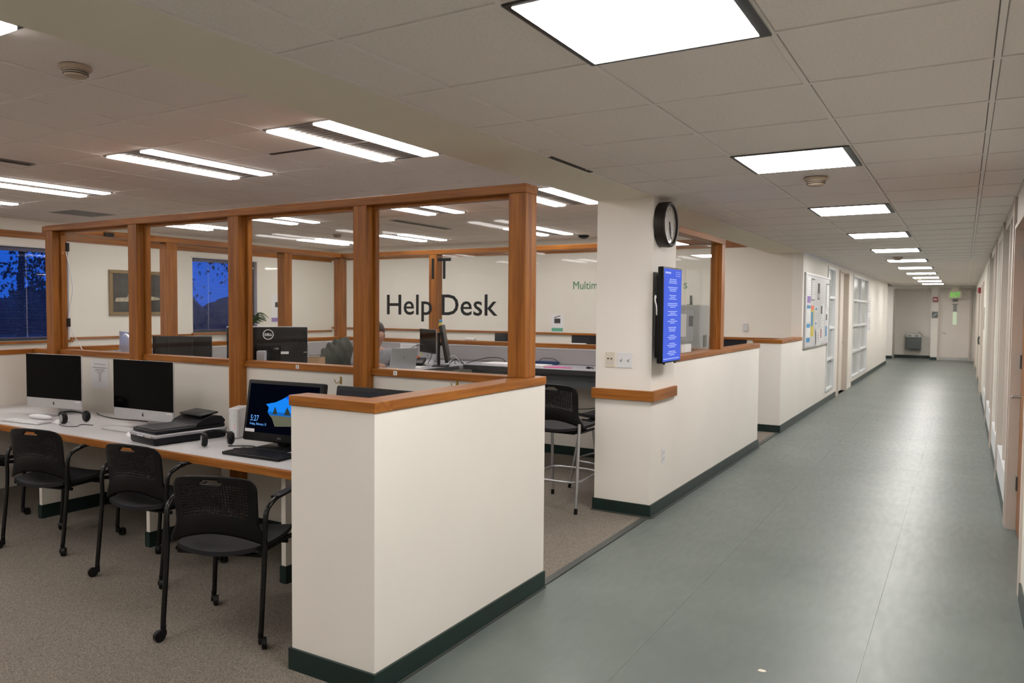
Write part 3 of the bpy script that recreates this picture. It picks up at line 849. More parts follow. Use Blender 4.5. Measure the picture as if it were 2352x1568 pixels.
# ------------------------------------------------------------------ smoke detectors, vents
def detector(loc, label):
    t = thing('smoke_detector', label, 'smoke detector', loc, group='ceiling smoke detectors')
    MB().lathe([(0.072, 0), (0.075, -0.012), (0.066, -0.020)], 28).build('base_plate', M['detector'], t, smooth=35)
    MB().lathe([(0.055, -0.020), (0.055, -0.040), (0.050, -0.050), (0.030, -0.056), (0.0, -0.057)], 28).build('sensor_head', M['detector'], t, smooth=35)
    mb = MB()
    for z in (-0.030, -0.040):
        pts = [(0.056*math.cos(2*PI*k/28), 0.056*math.sin(2*PI*k/28), z) for k in range(28)]
        mb.tube(pts, 0.0025, 5, closed=True)
    mb.build('slot_ring', M['lamp_frame'], t)
detector((-3.85, 2.24, HR), 'beige smoke detector on the room ceiling at the upper left')
detector((-8.85, 9.36, HR), 'small smoke detector on the far room ceiling seen through the glass')
detector((-0.837, 5.27, HC), 'beige smoke detector just beyond the second corridor lamp')
detector((-0.914, 13.43, HC), 'small smoke detector between the fifth and sixth corridor lamps')
detector((-1.0, 21.6, HC), 'tiny smoke detector far along the corridor ceiling')

t = thing('air_vent', 'square grey grille set in the ceiling tiles near the left wall', 'vent', (-9.60-T/2, GY0+6*T+T/2, HR))
MB().box(-0.29, 0.29, -0.29, 0.29, 0.008, 0.018).build('vent_back', M['grey_pl'], t)
for k in range(15):
    y = -0.27+k*0.54/14
    MB().box(-0.28, 0.28, y-0.008, y+0.008, 0.0, 0.0075).build('vent_slat', M['grey_pl'], t)
t = thing('air_vent', 'long dark slot vent in the ceiling above the help desk', 'vent', (-6.72, 8.85, HR))
MB().box(-0.07, 0.07, -0.65, 0.65, -0.004, -0.0005).build('vent_frame', M['louver'], t)
MB().box(-0.03, 0.03, -0.63, 0.63, -0.006, -0.0041).build('vent_slot', M['slab'], t)
t = thing('air_vent', 'short dark slot vent in the ceiling at the left edge of the picture', 'vent', (-6.86, 3.25, HR))
MB().box(-0.06, 0.06, -0.36, 0.33, -0.004, -0.0005).build('vent_frame', M['louver'], t)
MB().box(-0.03, 0.03, -0.35, 0.32, -0.006, -0.0041).build('vent_slot', M['slab'], t)
o = MB().lathe([(0.09, 0), (0.08, -0.03), (0.03, -0.05), (0, -0.052)], 20).build('ceiling_speaker', M['black'], loc=(-5.33, 11.3, HR), smooth=40)
tag(o, 'small black dome on the ceiling left of the pillar', 'camera dome')

# lettering on the back wall
text_obj('Multim', 0.195, M['green_txt'], wall_back, 'lettering', 0.0006, align='LEFT', loc=(-5.80, BY-0.003, 1.951), rot=(PI/2, 0, 0), sx=0.86)
text_obj('s', 0.195, M['green_txt'], wall_back, 'lettering', 0.0006, align='LEFT', loc=(-3.85, BY-0.003, 1.951), rot=(PI/2, 0, 0))
# ------------------------------------------------------------------ chairs
def shell_back(zo):
    NU, NV = 30, 22
    def P(u, v):
        zb = 0.452 + 0.062*(1-u*u)
        zt = 0.805 - 0.010*u*u
        z = zb + v*(zt-zb)
        k = min(1, max(0, (z-0.47)/0.10)); k = k*k*(3-2*k)
        w = 0.252 - 0.040*k + 0.006*max(0, z-0.6)/0.2
        r = 0.070
        if z > zt-r:
            w = w - r + math.sqrt(max(0, r*r-(z-(zt-r))**2))
        x = u*w
        y = -0.196 - 0.055*v**1.4 + 0.060*(x/0.25)**2*(0.55+0.45*v) - 0.018*math.sin(PI*min(1, v/0.45))*(1-u*u)
        return (x, y, z+zo)
    vs = []; fs = []; idx = {}
    for j in range(NV+1):
        vv = (j/NV); vv = 1-(1-vv)**1.12
        for i in range(NU+1):
            idx[(i, j)] = len(vs); vs.append(P(-1+2*i/NU, vv))
    for j in range(NV):
        for i in range(NU):
            q = [idx[(i,j)], idx[(i+1,j)], idx[(i+1,j+1)], idx[(i,j+1)]]
            if j in (18, 19) and 12 <= i <= 17 or (j == 18 and i in (11, 18)) : continue
            if 7 <= j <= 17 and 3 <= i <= NU-4:
                c = [sum(vs[a][k] for a in q)/4 for k in range(3)]
                b = len(vs)
                for a in q: vs.append(tuple(c[k]+(vs[a][k]-c[k])*0.46 for k in range(3)))
                for k in range(4): fs.append((q[k], q[(k+1)%4], b+(k+1)%4, b+k))
            else: fs.append(tuple(q))
    mb = MB(); mb._add(vs, fs)
    return mb
def shell_seat(zo):
    n = 18; vs = []; fs = []
    def P(i, j, top):
        s, t = -1+2*i/n, -1+2*j/n
        x = 0.238*s*math.sqrt(1-0.26*t*t); y = 0.01 + 0.238*t*math.sqrt(1-0.30*s*s)
        z = 0.440 + 0.022*s*s - 0.012*math.cos(PI*t/2)*(1-s*s) + 0.004*t
        if t > 0.75: z -= 0.10*(t-0.75)**2
        rim = max(abs(s), abs(t))
        return (x, y, z + zo - (0.0 if top else 0.022+0.010*(1-rim)))
    for top in (1, 0):
        for j in range(n+1):
            for i in range(n+1): vs.append(P(i, j, top))
    o2 = (n+1)*(n+1); at = lambda i, j: j*(n+1)+i
    for j in range(n):
        for i in range(n):
            q = (at(i,j), at(i+1,j), at(i+1,j+1), at(i,j+1)); fs.append(q); fs.append(tuple(o2+a for a in reversed(q)))
    for i in range(n):
        for (a, b) in ((at(i,0), at(i+1,0)), (at(i+1,n), at(i,n)), (at(0,i+1), at(0,i)), (at(n,i), at(n,i+1))):
            fs.append((a, b, o2+b, o2+a)[::-1])
    mb = MB(); mb._add(vs, fs)
    return mb
def finish_back(o):
    m = o.modifiers.new('thickness', 'SOLIDIFY'); m.thickness = 0.007; m.offset = 0
def curve_pts(pts, n=5):
    """Catmull-Rom through the points"""
    P = [Vector(p) for p in pts]; out = []
    for i in range(len(P)-1):
        p0 = P[max(i-1,0)]; p1 = P[i]; p2 = P[i+1]; p3 = P[min(i+2, len(P)-1)]
        for k in range(n):
            t = k/n
            out.append(0.5*((2*p1)+(p2-p0)*t+(2*p0-5*p1+4*p2-p3)*t*t+(3*p1-p0-3*p2+p3)*t**3))
    out.append(P[-1])
    return [tuple(p) for p in out]

def make_chair():
    t = thing('stacking_chair', 'black perforated armchair', 'chair')
    shell_seat(0).build('seat', M['seat_fabric'], t, smooth=50)
    finish_back(shell_back(0).build('backrest', M['seat'], t, smooth=60))
    for s in (-1, 1):
        mb = MB(); mb.tube(curve_pts([(s*0.250,-0.240,0.055), (s*0.252,-0.235,0.10), (s*0.252,-0.200,0.42), (s*0.254,-0.196,0.57), (s*0.256,-0.180,0.635), (s*0.258,-0.125,0.665), (s*0.258,-0.06,0.678)]), 0.0125, 10)
        mb.build('leg', M['tube'], t, smooth=50)
        mb = MB(); mb.tube(curve_pts([(s*0.215,-0.17,0.425), (s*0.225,0.08,0.425), (s*0.240,0.19,0.405), (s*0.247,0.232,0.33), (s*0.247,0.222,0.15), (s*0.247,0.215,0.055)]), 0.0125, 10)
        mb.build('leg', M['tube'], t, smooth=50)
        mb = MB()
        mb.rbox(s*0.258-0.024, s*0.258+0.024, -0.10, 0.14, 0.672, 0.688, 0.006)
        mb.build('armrest', M['seat'], t, smooth=40)
        for (y, d) in ((-0.240, 0.0), (0.215, 0.9)):
            mb = MB(); x = s*0.250
            mb.cyl((x, y, 0.030), (x, y, 0.070), 0.013, n=10)
            mb.M = Matrix.Translation((x, y, 0)) @ Matrix.Rotation(d + s*0.5, 4, 'Z')
            mb.cyl((0.004, -0.028, 0.027), (0.026, -0.028, 0.027), 0.027, n=18)
            mb.rbox(-0.012, 0.016, -0.030, 0.012, 0.018, 0.046, 0.006)
            mb.build('caster', M['black'], t, smooth=40)
    mb = MB()
    for y in (-0.14, 0.10): mb.cyl((-0.228, y, 0.402), (0.228, y, 0.402), 0.011, n=8)
    mb.rbox(-0.15, 0.15, -0.13, 0.10, 0.398, 0.412, 0.004)
    mb.build('seat_frame', M['black'], t, smooth=40)
    return t
chair0 = make_chair()
spots = [(-3.045, 2.385, 22, 'black perforated armchair on casters nearest the cream end wall'),
         (-4.15, 2.675, 9, 'black perforated armchair on casters pushed up in front of the flatbed scanner'),
         (-5.19, 2.675, 14, 'black perforated armchair on casters in front of the left desktop computer'),
         (-6.31, 2.61, 12, 'black perforated armchair on casters cut off by the left picture edge')]
for i, (x, y, a, lab) in enumerate(spots):
    c = chair0 if i == 0 else copy_tree(chair0)
    ca, sa = math.cos(R(a)), math.sin(R(a))
    c.location = (x - 0.24*sa, y + 0.24*ca, 0.004); c.rotation_euler = (0, 0, R(a))
    tag(c, lab, 'chair', 'black perforated armchairs at the computer desk')

def make_stool():
    t = thing('bar_stool', 'tall stool', 'stool')
    shell_seat(0.215).build('seat', M['seat_fabric'], t, smooth=50)
    finish_back(shell_back(0.205).build('backrest', M['seat'], t, smooth=60))
    tops = {(-1,-1): (-0.225,-0.185,0.70), (1,-1): (0.225,-0.185,0.70), (-1,1): (-0.19,0.15,0.625), (1,1): (0.19,0.15,0.625)}
    for (a, b), tp in tops.items():
        ft = (a*0.232, b*0.250, 0.0)
        k = 0.045/tp[2]; m0 = tuple(ft[i]+(tp[i]-ft[i])*k for i in range(3))
        lg = MB().cyl(m0, tp, 0.0125, n=12).build('leg', M['silver_tube'], t, smooth=50)
        MB().cyl(ft, m0, 0.0145, n=12).build('foot_tip', M['black'], lg, smooth=50)
    z = 0.245; r = 0.225
    pts = []
    for k in range(40):
        a = 2*PI*k/40
        c, s = math.cos(a), math.sin(a); q = (abs(c)**6+abs(s)**6)**(-1/6)
        pts.append((r*c*q, 0.005+r*1.02*s*q, z+0.01*s))
    mb = MB(); mb.tube(pts, 0.0095, 8, closed=True); mb.build('footrest', M['silver_tube'], t, smooth=50)
    mb = MB(); mb.tube([(-0.2,-0.12,0.62), (-0.2,0.14,0.62)], 0.011, 8); mb.tube([(0.2,-0.12,0.62), (0.2,0.14,0.62)], 0.011, 8)
    mb.rbox(-0.15, 0.15, -0.12, 0.12, 0.600, 0.625, 0.005)
    mb.build('seat_frame', M['black'], t, smooth=40)
    return t
st = make_stool()
tag(st, 'tall black perforated stool with silver legs beside the pillar', 'stool', 'tall stools at the counter'); st.location = (-2.80, 5.628, 0.004)
st2 = copy_tree(st); tag(st2, 'second tall stool tucked under the counter, mostly hidden by the pillar', 'stool'); st2.location = (-2.74, 6.37, 0.004); st2.rotation_euler = (0, 0, R(84))

# ------------------------------------------------------------------ the long computer desk
DZ = 0.73
t = thing('computer_desk', 'long white laminate desk with oak edge along the low wall', 'desk', (0,0,0))
MB().box(-7.195, WX-0.117, 2.935, 3.698, DZ-0.03, DZ).build('desktop', M['white_lam'], t)
MB().rbox(-7.195, -2.525, 2.910, 2.9345, DZ-0.045, DZ, 0.003).build('oak_edge', M['wood_x'], t)
for x in (-5.96, -4.65, -3.375):
    p = MB().box(x, x+0.035, 3.125, 3.697, 0.004, DZ-0.031).build('support_panel', M['wall_plain'], t)
    mb = MB(); mb.box(x-0.008, x+0.043, 3.117, 3.697, 0.004, 0.105); mb.build('baseboard', M['green'], p)

# ------------------------------------------------------------------ computers on the desk
def apple_mark(mb, s):
    pts = []
    for k in range(26):
        a = 2*PI*k/26
        r = s*(1-0.10*math.cos(2*a)-0.05*abs(math.sin(a)))
        x, y = r*0.92*math.cos(a), r*math.sin(a)
        if x > s*0.55 and y > -0.2*s: x = s*0.55 - 0.25*s*math.cos((y-0.25*s)/s*1.6)*0.6
        pts.append((x, y))
    mb.prism(pts, 0, 0.0008)
    mb.prism([(0.05*s, 1.12*s), (0.12*s, 1.5*s), (0.5*s, 1.75*s), (0.42*s, 1.35*s)], 0, 0.0008)
def make_imac(w=0.65, h=0.43, chin=0.075, lift=0.055):
    """front faces -Y, origin at the foot"""
    t = thing('desktop_computer', 'x', 'computer')
    hw = w/2; z0 = lift; z1 = lift+h
    mb = MB(); mb.rbox(-hw, hw, -0.006, 0.006, z0, z1, 0.0058, 3); mb.build('body', M['alu'], t, smooth=40)
    mb = MB(); mb.ell((0, 0.004, (z0+z1)/2), (hw*0.93, 0.035, h*0.46), 28, 14); mb.v = [(a, max(b, 0.004), c) for (a, b, c) in mb.v]; mb.build('back_bulge', M['alu'], t, smooth=60)
    mb = MB(); mb.rbox(-hw+0.001, hw-0.001, -0.0080, -0.0062, z0+chin, z1-0.001, 0.0008, 1); mb.build('screen', M['screen'], t)
    c = MB().box(-hw+0.003, hw-0.003, -0.0072, -0.0062, z0+0.003, z0+chin-0.0005).build('chin', M['alu'], t)
    mb = MB(); mb.M = Matrix.Translation((0, -0.0074, z0+chin*0.5)) @ Matrix.Rotation(PI/2, 4, 'X'); apple_mark(mb, 0.012); mb.build('logo', M['ink'], c)
    mb = MB(); mb.M = Matrix.Translation((0, 0.0, 0))
    prof = [(-0.085, 0.0), (0.10, 0.0), (0.118, 0.006), (0.075, z0+0.20), (0.066, z0+0.20), (0.104, 0.010), (0.09, 0.006), (-0.085, 0.006)]
    mb.M = Matrix(((0,0,1,0),(1,0,0,0),(0,1,0,0),(0,0,0,1)))
    mb.prism([(p[0], p[1]) for p in prof], -0.095, 0.095)
    mb.build('stand', M['alu'], t, smooth=30)
    return t
im = make_imac(); im.location = (-5.08, 3.40, DZ); im.rotation_euler = (0, 0, R(3))
tag(im, 'silver and black desktop computer in front of the chair at the scanner', 'computer', 'silver desktop computers')
MB().box(0.25, 0.31, -0.0078, -0.0073, 0.112, 0.122).build('sticker', M['paper'], im)
im1 = copy_tree(im); im1.location = (-6.26, 3.41, DZ); im1.rotation_euler = (0, 0, R(7))
tag(im1, 'silver and black desktop computer at the left end of the desk', 'computer')

def make_keyboard(name, label, w, d, mat, keymat, loc, rz, hh=0.012):
    t = thing(name, label, 'keyboard', loc, rz)
    mb = MB(); mb.rbox(-w/2, w/2, -d/2, d/2, 0, hh, 0.004); mb.build('case', mat, t, smooth=40)
    mb = MB(); nx = int(w/0.0195)-1
    for j in range(5):
        for i in range(nx):
            x = -w/2+0.012+i*(w-0.024)/nx; y = -d/2+0.010+j*(d-0.020)/5
            mb.box(x+0.001, x+(w-0.024)/nx-0.002, y+0.001, y+(d-0.02)/5-0.002, hh, hh+0.003)
    tag(mb.build('keys', keymat, t), kind='stuff')
    return t
make_keyboard('keyboard', 'thin white keyboard before the left desktop computer', 0.43, 0.115, M['alu'], M['white'], (-6.03, 3.075, DZ), R(6))
make_keyboard('keyboard', 'thin white keyboard before the computer beside the scanner', 0.43, 0.115, M['alu'], M['white'], (-5.03, 3.245, DZ), R(2))
make_keyboard('keyboard', 'black keyboard before the lit screen, partly behind the cream end wall', 0.46, 0.165, M['black'], M['seat'], (-3.55, 3.125, DZ), R(2), 0.018)
def mouse(loc, rz, label):
    mb = MB(); mb.ell((0,0,0.0), (0.030, 0.058, 0.026), 20, 10)
    mb.v = [(x, y, max(z, 0.0)) for (x, y, z) in mb.v]
    return tag(mb.build('mouse', M['white'], loc=loc, rotz=rz, smooth=60), label, 'mouse', 'white computer mice')
mouse((-5.80, 3.19, DZ), R(70), 'white mouse beside the left white keyboard')
mouse((-4.84, 3.145, DZ), R(65), 'white mouse between a white keyboard and the scanner')
def cable(pts, r, mat, label, name='cable', n=6, group=None):
    mb = MB(); mb.tube(curve_pts(pts, 5), r, n)
    return tag(mb.build(name, mat, smooth=60), label, 'cable', group)
cable([(-5.80, 3.14, DZ+0.006), (-5.74, 3.20, DZ+0.004), (-5.80, 3.26, DZ+0.004), (-5.95, 3.30, DZ+0.004), (-6.12, 3.36, DZ+0.004)], 0.003, M['white'], 'white cord of the mouse at the left desktop computer')
cable([(-4.81, 3.17, DZ+0.006), (-4.76, 3.24, DZ+0.02), (-4.70, 3.36, DZ+0.05), (-4.68, 3.46, DZ+0.03), (-4.74, 3.52, DZ+0.004)], 0.003, M['white'], 'white cord curling up beside the scanner')
cable([(-6.0, 3.60, DZ+0.012), (-5.85, 3.55, DZ+0.008), (-5.6, 3.53, DZ+0.005), (-5.35, 3.56, DZ+0.006), (-5.0, 3.60, DZ+0.004), (-4.75, 3.62, DZ+0.004)], 0.004, M['black'], 'black cable running along the desk between the two silver computers')
o = MB().ell((0,0,0), (0.13, 0.022, 0.02), 18, 8).build('white_cable_cover', M['white'], loc=(-6.10, 3.215, DZ+0.02), rotz=R(8), smooth=60)
tag(o, 'white wrapped cable bundle lying before the left computer foot', 'cable')

def headphones(loc, rot, label):
    t = thing('headphones', label, 'headphones', loc, group='black headphones')
    t.rotation_euler = rot
    pts = [(0.082*math.cos(a), 0, 0.085+0.095*math.sin(a)) for a in [PI*k/16 for k in range(17)]]
    mb = MB(); mb.tube([(0.080,0,0.02)]+pts+[(-0.080,0,0.02)], 0.007, 8); mb.build('headband', M['black'], t, smooth=60)
    for s in (-1, 1):
        mb = MB(); mb.M = Matrix.Translation((s*0.078, 0, 0.012)) @ Matrix.Rotation(PI/2, 4, 'Y')
        mb.lathe([(0.0,-0.020), (0.036,-0.018), (0.042,-0.008), (0.042,0.008), (0.034,0.016), (0.0,0.018)], 22)
        c = mb.build('ear_cup', M['black'], t, smooth=50)
        mb = MB(); mb.M = Matrix.Translation((s*0.0975, 0, 0.012)) @ Matrix.Rotation(PI/2, 4, 'Y')
        mb.lathe([(0.0,-0.001), (0.026,-0.001), (0.028,0.001), (0.0,0.002)], 20); mb.build('cup_disc', M['grey_pl'], c, smooth=50)
    return t
headphones((-5.68, 3.25, DZ+0.043), (R(-82), 0, R(80)), 'black headphones lying between the two silver computers')
headphones((-4.02, 3.20, DZ+0.043), (R(-80), 0, R(60)), 'black headphones lying beside the white modem')
headphones((-2.58, 3.70, 0.965), (0, 0, 0), 'black headphones hanging on a brass hook behind the cream end wall')
cable([(-5.72, 3.15, DZ+0.004), (-5.60, 3.11, DZ+0.004), (-5.50, 3.15, DZ+0.004), (-5.56, 3.22, DZ+0.004), (-5.46, 3.25, DZ+0.004)], 0.0025, M['black'], 'thin black headphone cord looped beside the left headphones')
cable([(-3.95, 3.22, DZ+0.004), (-3.82, 3.30, DZ+0.004), (-3.72, 3.24, DZ+0.004), (-3.85, 3.18, DZ+0.004), (-3.74, 3.24, DZ+0.012), (-3.78, 3.28, DZ+0.004)], 0.003, M['black'], 'tangled black cords before the lit screen')

# flatbed scanner with document feeder
t = thing('scanner', 'black flatbed scanner with document feeder on the desk', 'scanner', (-4.45, 3.235, DZ), R(-7))
mb = MB(); mb.rbox(-0.16, 0.16, -0.25, 0.25, 0.0, 0.062, 0.018, 3); mb.build('base', M['scan_body'], t, smooth=40)
mb = MB(); mb.rbox(-0.163, 0.163, -0.253, 0.253, 0.046, 0.070, 0.010, 3); mb.build('silver_rim', M['scan_silver'], t, smooth=40)
mb = MB(); mb.rbox(-0.150, 0.150, -0.235, 0.245, 0.071, 0.095, 0.010, 3); mb.build('lid', M['scan_body'], t, smooth=40)
mb = MB(); mb.rbox(-0.125, 0.125, -0.228, 0.05, 0.096, 0.101, 0.003); mb.build('paper_tray', M['dark_tray'], t)
prof = [(0.03, 0.096), (0.23, 0.096), (0.24, 0.115), (0.215, 0.145), (0.16, 0.152), (0.10, 0.140), (0.04, 0.112)]
mb = MB(); mb.M = Matrix(((0,0,1,0),(1,0,0,0),(0,1,0,0),(0,0,0,1))); mb.prism(prof, -0.155, 0.155); mb.build('document_feeder', M['scan_body'], t, smooth=25)
mb = MB(); mb.M = Matrix.Translation((0, 0.13, 0.152)) @ Matrix.Rotation(R(8), 4, 'X'); mb.rbox(-0.145, 0.125, -0.05, 0.08, 0, 0.012, 0.005); mb.build('feed_chute', M['black'], t, smooth=40)
MB().box(-0.055, 0.02, -0.2542, -0.253, 0.050, 0.058).build('badge', M['white'], t)
MB().rbox(0.045, 0.120, -0.2545, -0.2535, 0.048, 0.064, 0.001, 1).build('button_panel', M['alu'], t)

# white modem tower
t = thing('modem', 'white upright modem with a row of lights beside the oak post', 'modem', (-4.19, 3.50, DZ), R(30))
mb = MB(); mb.rbox(-0.037, 0.037, -0.085, 0.085, 0, 0.205, 0.012, 3); mb.build('case', M['white_lam'], t, smooth=40)
MB().box(-0.020, 0.020, -0.0862, -0.0848, 0.015, 0.19).build('front_strip', M['white'], t)
for k in range(9):
    MB().cyl((0.004, -0.0875, 0.17-k*0.012), (0.004, -0.0860, 0.17-k*0.012), 0.0025, n=8).build('status_light', emit('led_%d' % k, (1.0, 0.10, 0.15) if k > 6 else (0.35, 0.6, 0.35), 1.2 if k > 6 else 0.5), t)
MB().cyl((0.0, -0.0875, 0.035), (0.0, -0.0860, 0.035), 0.006, n=12).build('button', M['ink'], t)

# black all-in-one computers
def make_aio(lit):
    t = thing('all_in_one_computer', 'x', 'computer')
    hw = 0.31; h = 0.385
    Mt = Matrix.Translation((0, 0.0, 0.035)) @ Matrix.Rotation(R(-9), 4, 'X')
    mb = MB(); mb.M = Mt; mb.rbox(-hw, hw, 0.0, 0.045, 0, h, 0.012, 3); body = mb.build('body', M['black'], t, smooth=40)
    scr = MB(); scr.M = Mt; scr.box(-hw+0.028, hw-0.028, -0.0018, -0.0002, 0.055, h-0.024)
    s = scr.build('screen', M['dark_scr'] if lit else plain('dim_screen', (0.004, 0.007, 0.02), 0.15), t)
    mb = MB(); mb.M = Mt; mb.rbox(-0.035, 0.035, 0.046, 0.075, 0.02, 0.24, 0.006); mb.build('stand_arm', M['black'], t)
    mb = MB(); mb.rbox(-0.13, 0.13, -0.09, 0.12, 0.0, 0.014, 0.006); mb.rbox(-0.04, 0.04, 0.03, 0.075, 0.014, 0.12, 0.006); mb.build('foot', M['black'], t, smooth=40)
    if lit:
        def flat(poly, mat, dy, name):
            mb = MB(); mb.M = Mt
            mb._add([(p[0], -0.0018-dy, p[1]) for p in poly] + [(p[0], -0.0017-dy, p[1]) for p in poly],
                    [tuple(range(len(poly)))] + [tuple(range(2*len(poly)-1, len(poly)-1, -1))])
            return mb.build(name, mat, s)
        cave = [(-0.135,0.235), (-0.06,0.250), (0.0,0.275), (0.055,0.305), (0.085,0.310), (0.115,0.290), (0.145,0.262), (0.165,0.235), (0.165,0.185), (-0.115,0.185), (-0.110,0.215)]
        flat(cave, M['sky_scr'], 0.0004, 'picture_sky')
        flat([(0.02,0.283), (0.055,0.304), (0.085,0.309), (0.115,0.289), (0.145,0.261), (0.164,0.234), (0.150,0.225), (0.075,0.262)], M['sky_scr2'], 0.0006, 'picture_sky_deep')
        flat([(-0.118,0.190), (0.165,0.190), (0.165,0.168), (-0.100,0.168)], M['sea_scr'], 0.0006, 'picture_sea')
        flat([(-0.100,0.168), (0.165,0.168), (0.17,0.115), (-0.045,0.100), (-0.075,0.150)], M['sand_scr'], 0.0008, 'picture_sand')
        for (x, k) in ((-0.055, 0.8), (0.045, 1.1)):
            flat([(x-0.022*k,0.176), (x-0.016*k,0.195), (x-0.004*k,0.216*1.0+0.01*k), (x+0.006*k,0.212), (x+0.018*k,0.195), (x+0.026*k,0.176)], M['rock_scr'], 0.0010, 'picture_rock')
        tl = text_obj('5:27', 0.052, M['txt_scr'], s, 'clock_text', 0.0001, align='LEFT', sx=0.8)
        tl.matrix_local = Mt @ Matrix.Translation((-0.255, -0.0026, 0.125)) @ Matrix.Rotation(PI/2, 4, 'X')
        tl = text_obj('Friday, February 15', 0.021, M['txt_scr'], s, 'date_text', 0.0001, align='LEFT', sx=0.85)
        tl.matrix_local = Mt @ Matrix.Translation((-0.255, -0.0026, 0.100)) @ Matrix.Rotation(PI/2, 4, 'X')
        mb = MB(); mb.M = Mt; mb.box(-hw+0.02, -hw+0.10, -0.0032, -0.0020, 0.055, 0.075); mb.build('sticker', M['paper'], t)
        tl = text_obj('DELL', 0.014, M['grey_pl'], body, 'logo', 0.0001)
        tl.matrix_local = Mt @ Matrix.Translation((0.0, -0.0010, 0.024)) @ Matrix.Rotation(PI/2, 4, 'X')
    return t
a1 = make_aio(True); a1.location = (-3.625, 3.335, DZ); a1.rotation_euler = (0, 0, R(4)); tag(a1, 'black computer with a lit beach picture and clock beside the cream end wall', 'computer')
a2 = make_aio(False); a2.location = (-2.90, 3.345, DZ); tag(a2, 'black computer with a dark screen showing just above the oak cap', 'computer')

# sheet on the low wall and brass hooks
t = thing('notice', 'white instruction sheet taped to the low wall between the silver computers', 'notice', (-6.22, DY-0.0015, 1.04))
MB().box(-0.125, 0.125, -0.0005, 0.0005, -0.125, 0.115).build('sheet', M['paper'], t)
mb = MB()
for (z, w) in ((0.075, 0.085), (0.045, 0.10), (0.03, 0.06), (0.018, 0.07), (0.004, 0.04), (-0.008, 0.025), (-0.02, 0.02), (-0.032, 0.022), (-0.044, 0.018), (-0.056, 0.016), (-0.068, 0.014)):
    mb.box(-w, w, -0.0010, -0.0006, z, z+0.005)
tag(mb.build('print_lines', M['grey_pl'], t), kind='stuff')
for (x, z, lab) in ((-3.51, 1.135, 'empty brass hook on the low wall left of an oak post'), (-2.58, 1.165, 'brass hook holding headphones on the low wall')):
    t = thing('wall_hook', lab, 'hook', (x, DY, z), group='brass wall hooks')
    MB().rbox(-0.008, 0.008, -0.004, -0.0002, -0.03, 0.02, 0.002).build('hook_plate', M['brass'], t)
    mb = MB(); mb.tube(curve_pts([(0,-0.004,0.0), (-0.004,-0.022,-0.020), (-0.012,-0.040,-0.016), (-0.016,-0.044,0.004)]), 0.003, 6); mb.build('hook_arm', M['brass'], t, smooth=60)
cable([(-3.42, 3.45, 0.69), (-3.43, 3.40, 0.50), (-3.40, 3.38, 0.30), (-3.44, 3.42, 0.16), (-3.46, 3.46, 0.02)], 0.005, M['black'], 'black power cord hanging under the desk near the last support panel')
t = thing('cable_box', 'black cable box on the floor under the desk', 'box', (-3.62, 3.50, 0.004))
MB().rbox(-0.10, 0.10, -0.05, 0.05, 0, 0.10, 0.01).build('case', M['black'], t)
# ------------------------------------------------------------------ help desk counters
CZ = 1.00
t = thing('service_counter', 'grey bar-height counter with dark edge behind the tall stools', 'counter', (0,0,0))
MB().box(-4.66, WX-0.14, 6.90, OY-0.029, CZ-0.035, CZ).build('countertop', M['grey_lam'], t)
MB().rbox(-4.66, WX-0.14, 6.872, 6.8995, CZ-0.048, CZ, 0.004).build('edge', M['dark_lam'], t)
MB().box(-4.62, WX-0.15, 6.985, 7.005, CZ-0.185, CZ-0.0605).build('modesty_panel', M['steel_grey'], t)
MB().box(-4.62, WX-0.15, 6.980, 7.008, CZ-0.06, CZ-0.049).build('panel_rail', M['alu'], t)
for x in (-4.60, -2.25):
    MB().box(x-0.02, x+0.02, 7.1, 7.45, 0.004, CZ-0.036).build('leg', M['dark_steel'], t)
t = thing('staff_desk', 'grey standing-height staff desk behind the glass with papers', 'desk', (0,0,0))
mb = MB(); mb.prism([(-5.34, 5.62), (-4.72, 5.62), (-4.72, 7.515), (-6.9, 7.515), (-6.9, 6.93), (-5.34, 6.93)], 0.95, 0.985); mb.build('desktop', M['grey_lam'], t)
mb = MB(); mb.box(-4.7195, -4.700, 5.61, 6.86, 0.945, 0.985); mb.build('edge', M['dark_lam'], t)
mb = MB(); mb.box(-5.34, -4.72, 5.600, 5.6195, 0.945, 0.985); mb.build('edge', M['dark_lam'], t)
mb = MB(); mb.box(-4.79, -4.775, 5.75, 6.80, 0.62, 0.94); mb.build('perforated_panel', M['alu'], t)
for (x, y) in ((-5.28, 5.70), (-4.80, 5.70), (-6.8, 7.4), (-4.80, 7.4), (-6.8, 7.0)):
    MB().box(x-0.025, x+0.025, y-0.025, y+0.025, 0.004, 0.949).build('leg', M['dark_steel'], t)
t = thing('monitor_bench', 'narrow grey bench just inside the front glass holding screens', 'bench', (0,0,0))
MB().box(-6.95, -3.5, 3.87, 4.75, 0.92, 0.955).build('benchtop', M['grey_lam'], t)
for x in (-6.9, -5.2, -3.55):
    for y in (3.92, 4.68): MB().box(x-0.025, x+0.025, y-0.025, y+0.025, 0.004, 0.9195).build('leg', M['dark_steel'], t)

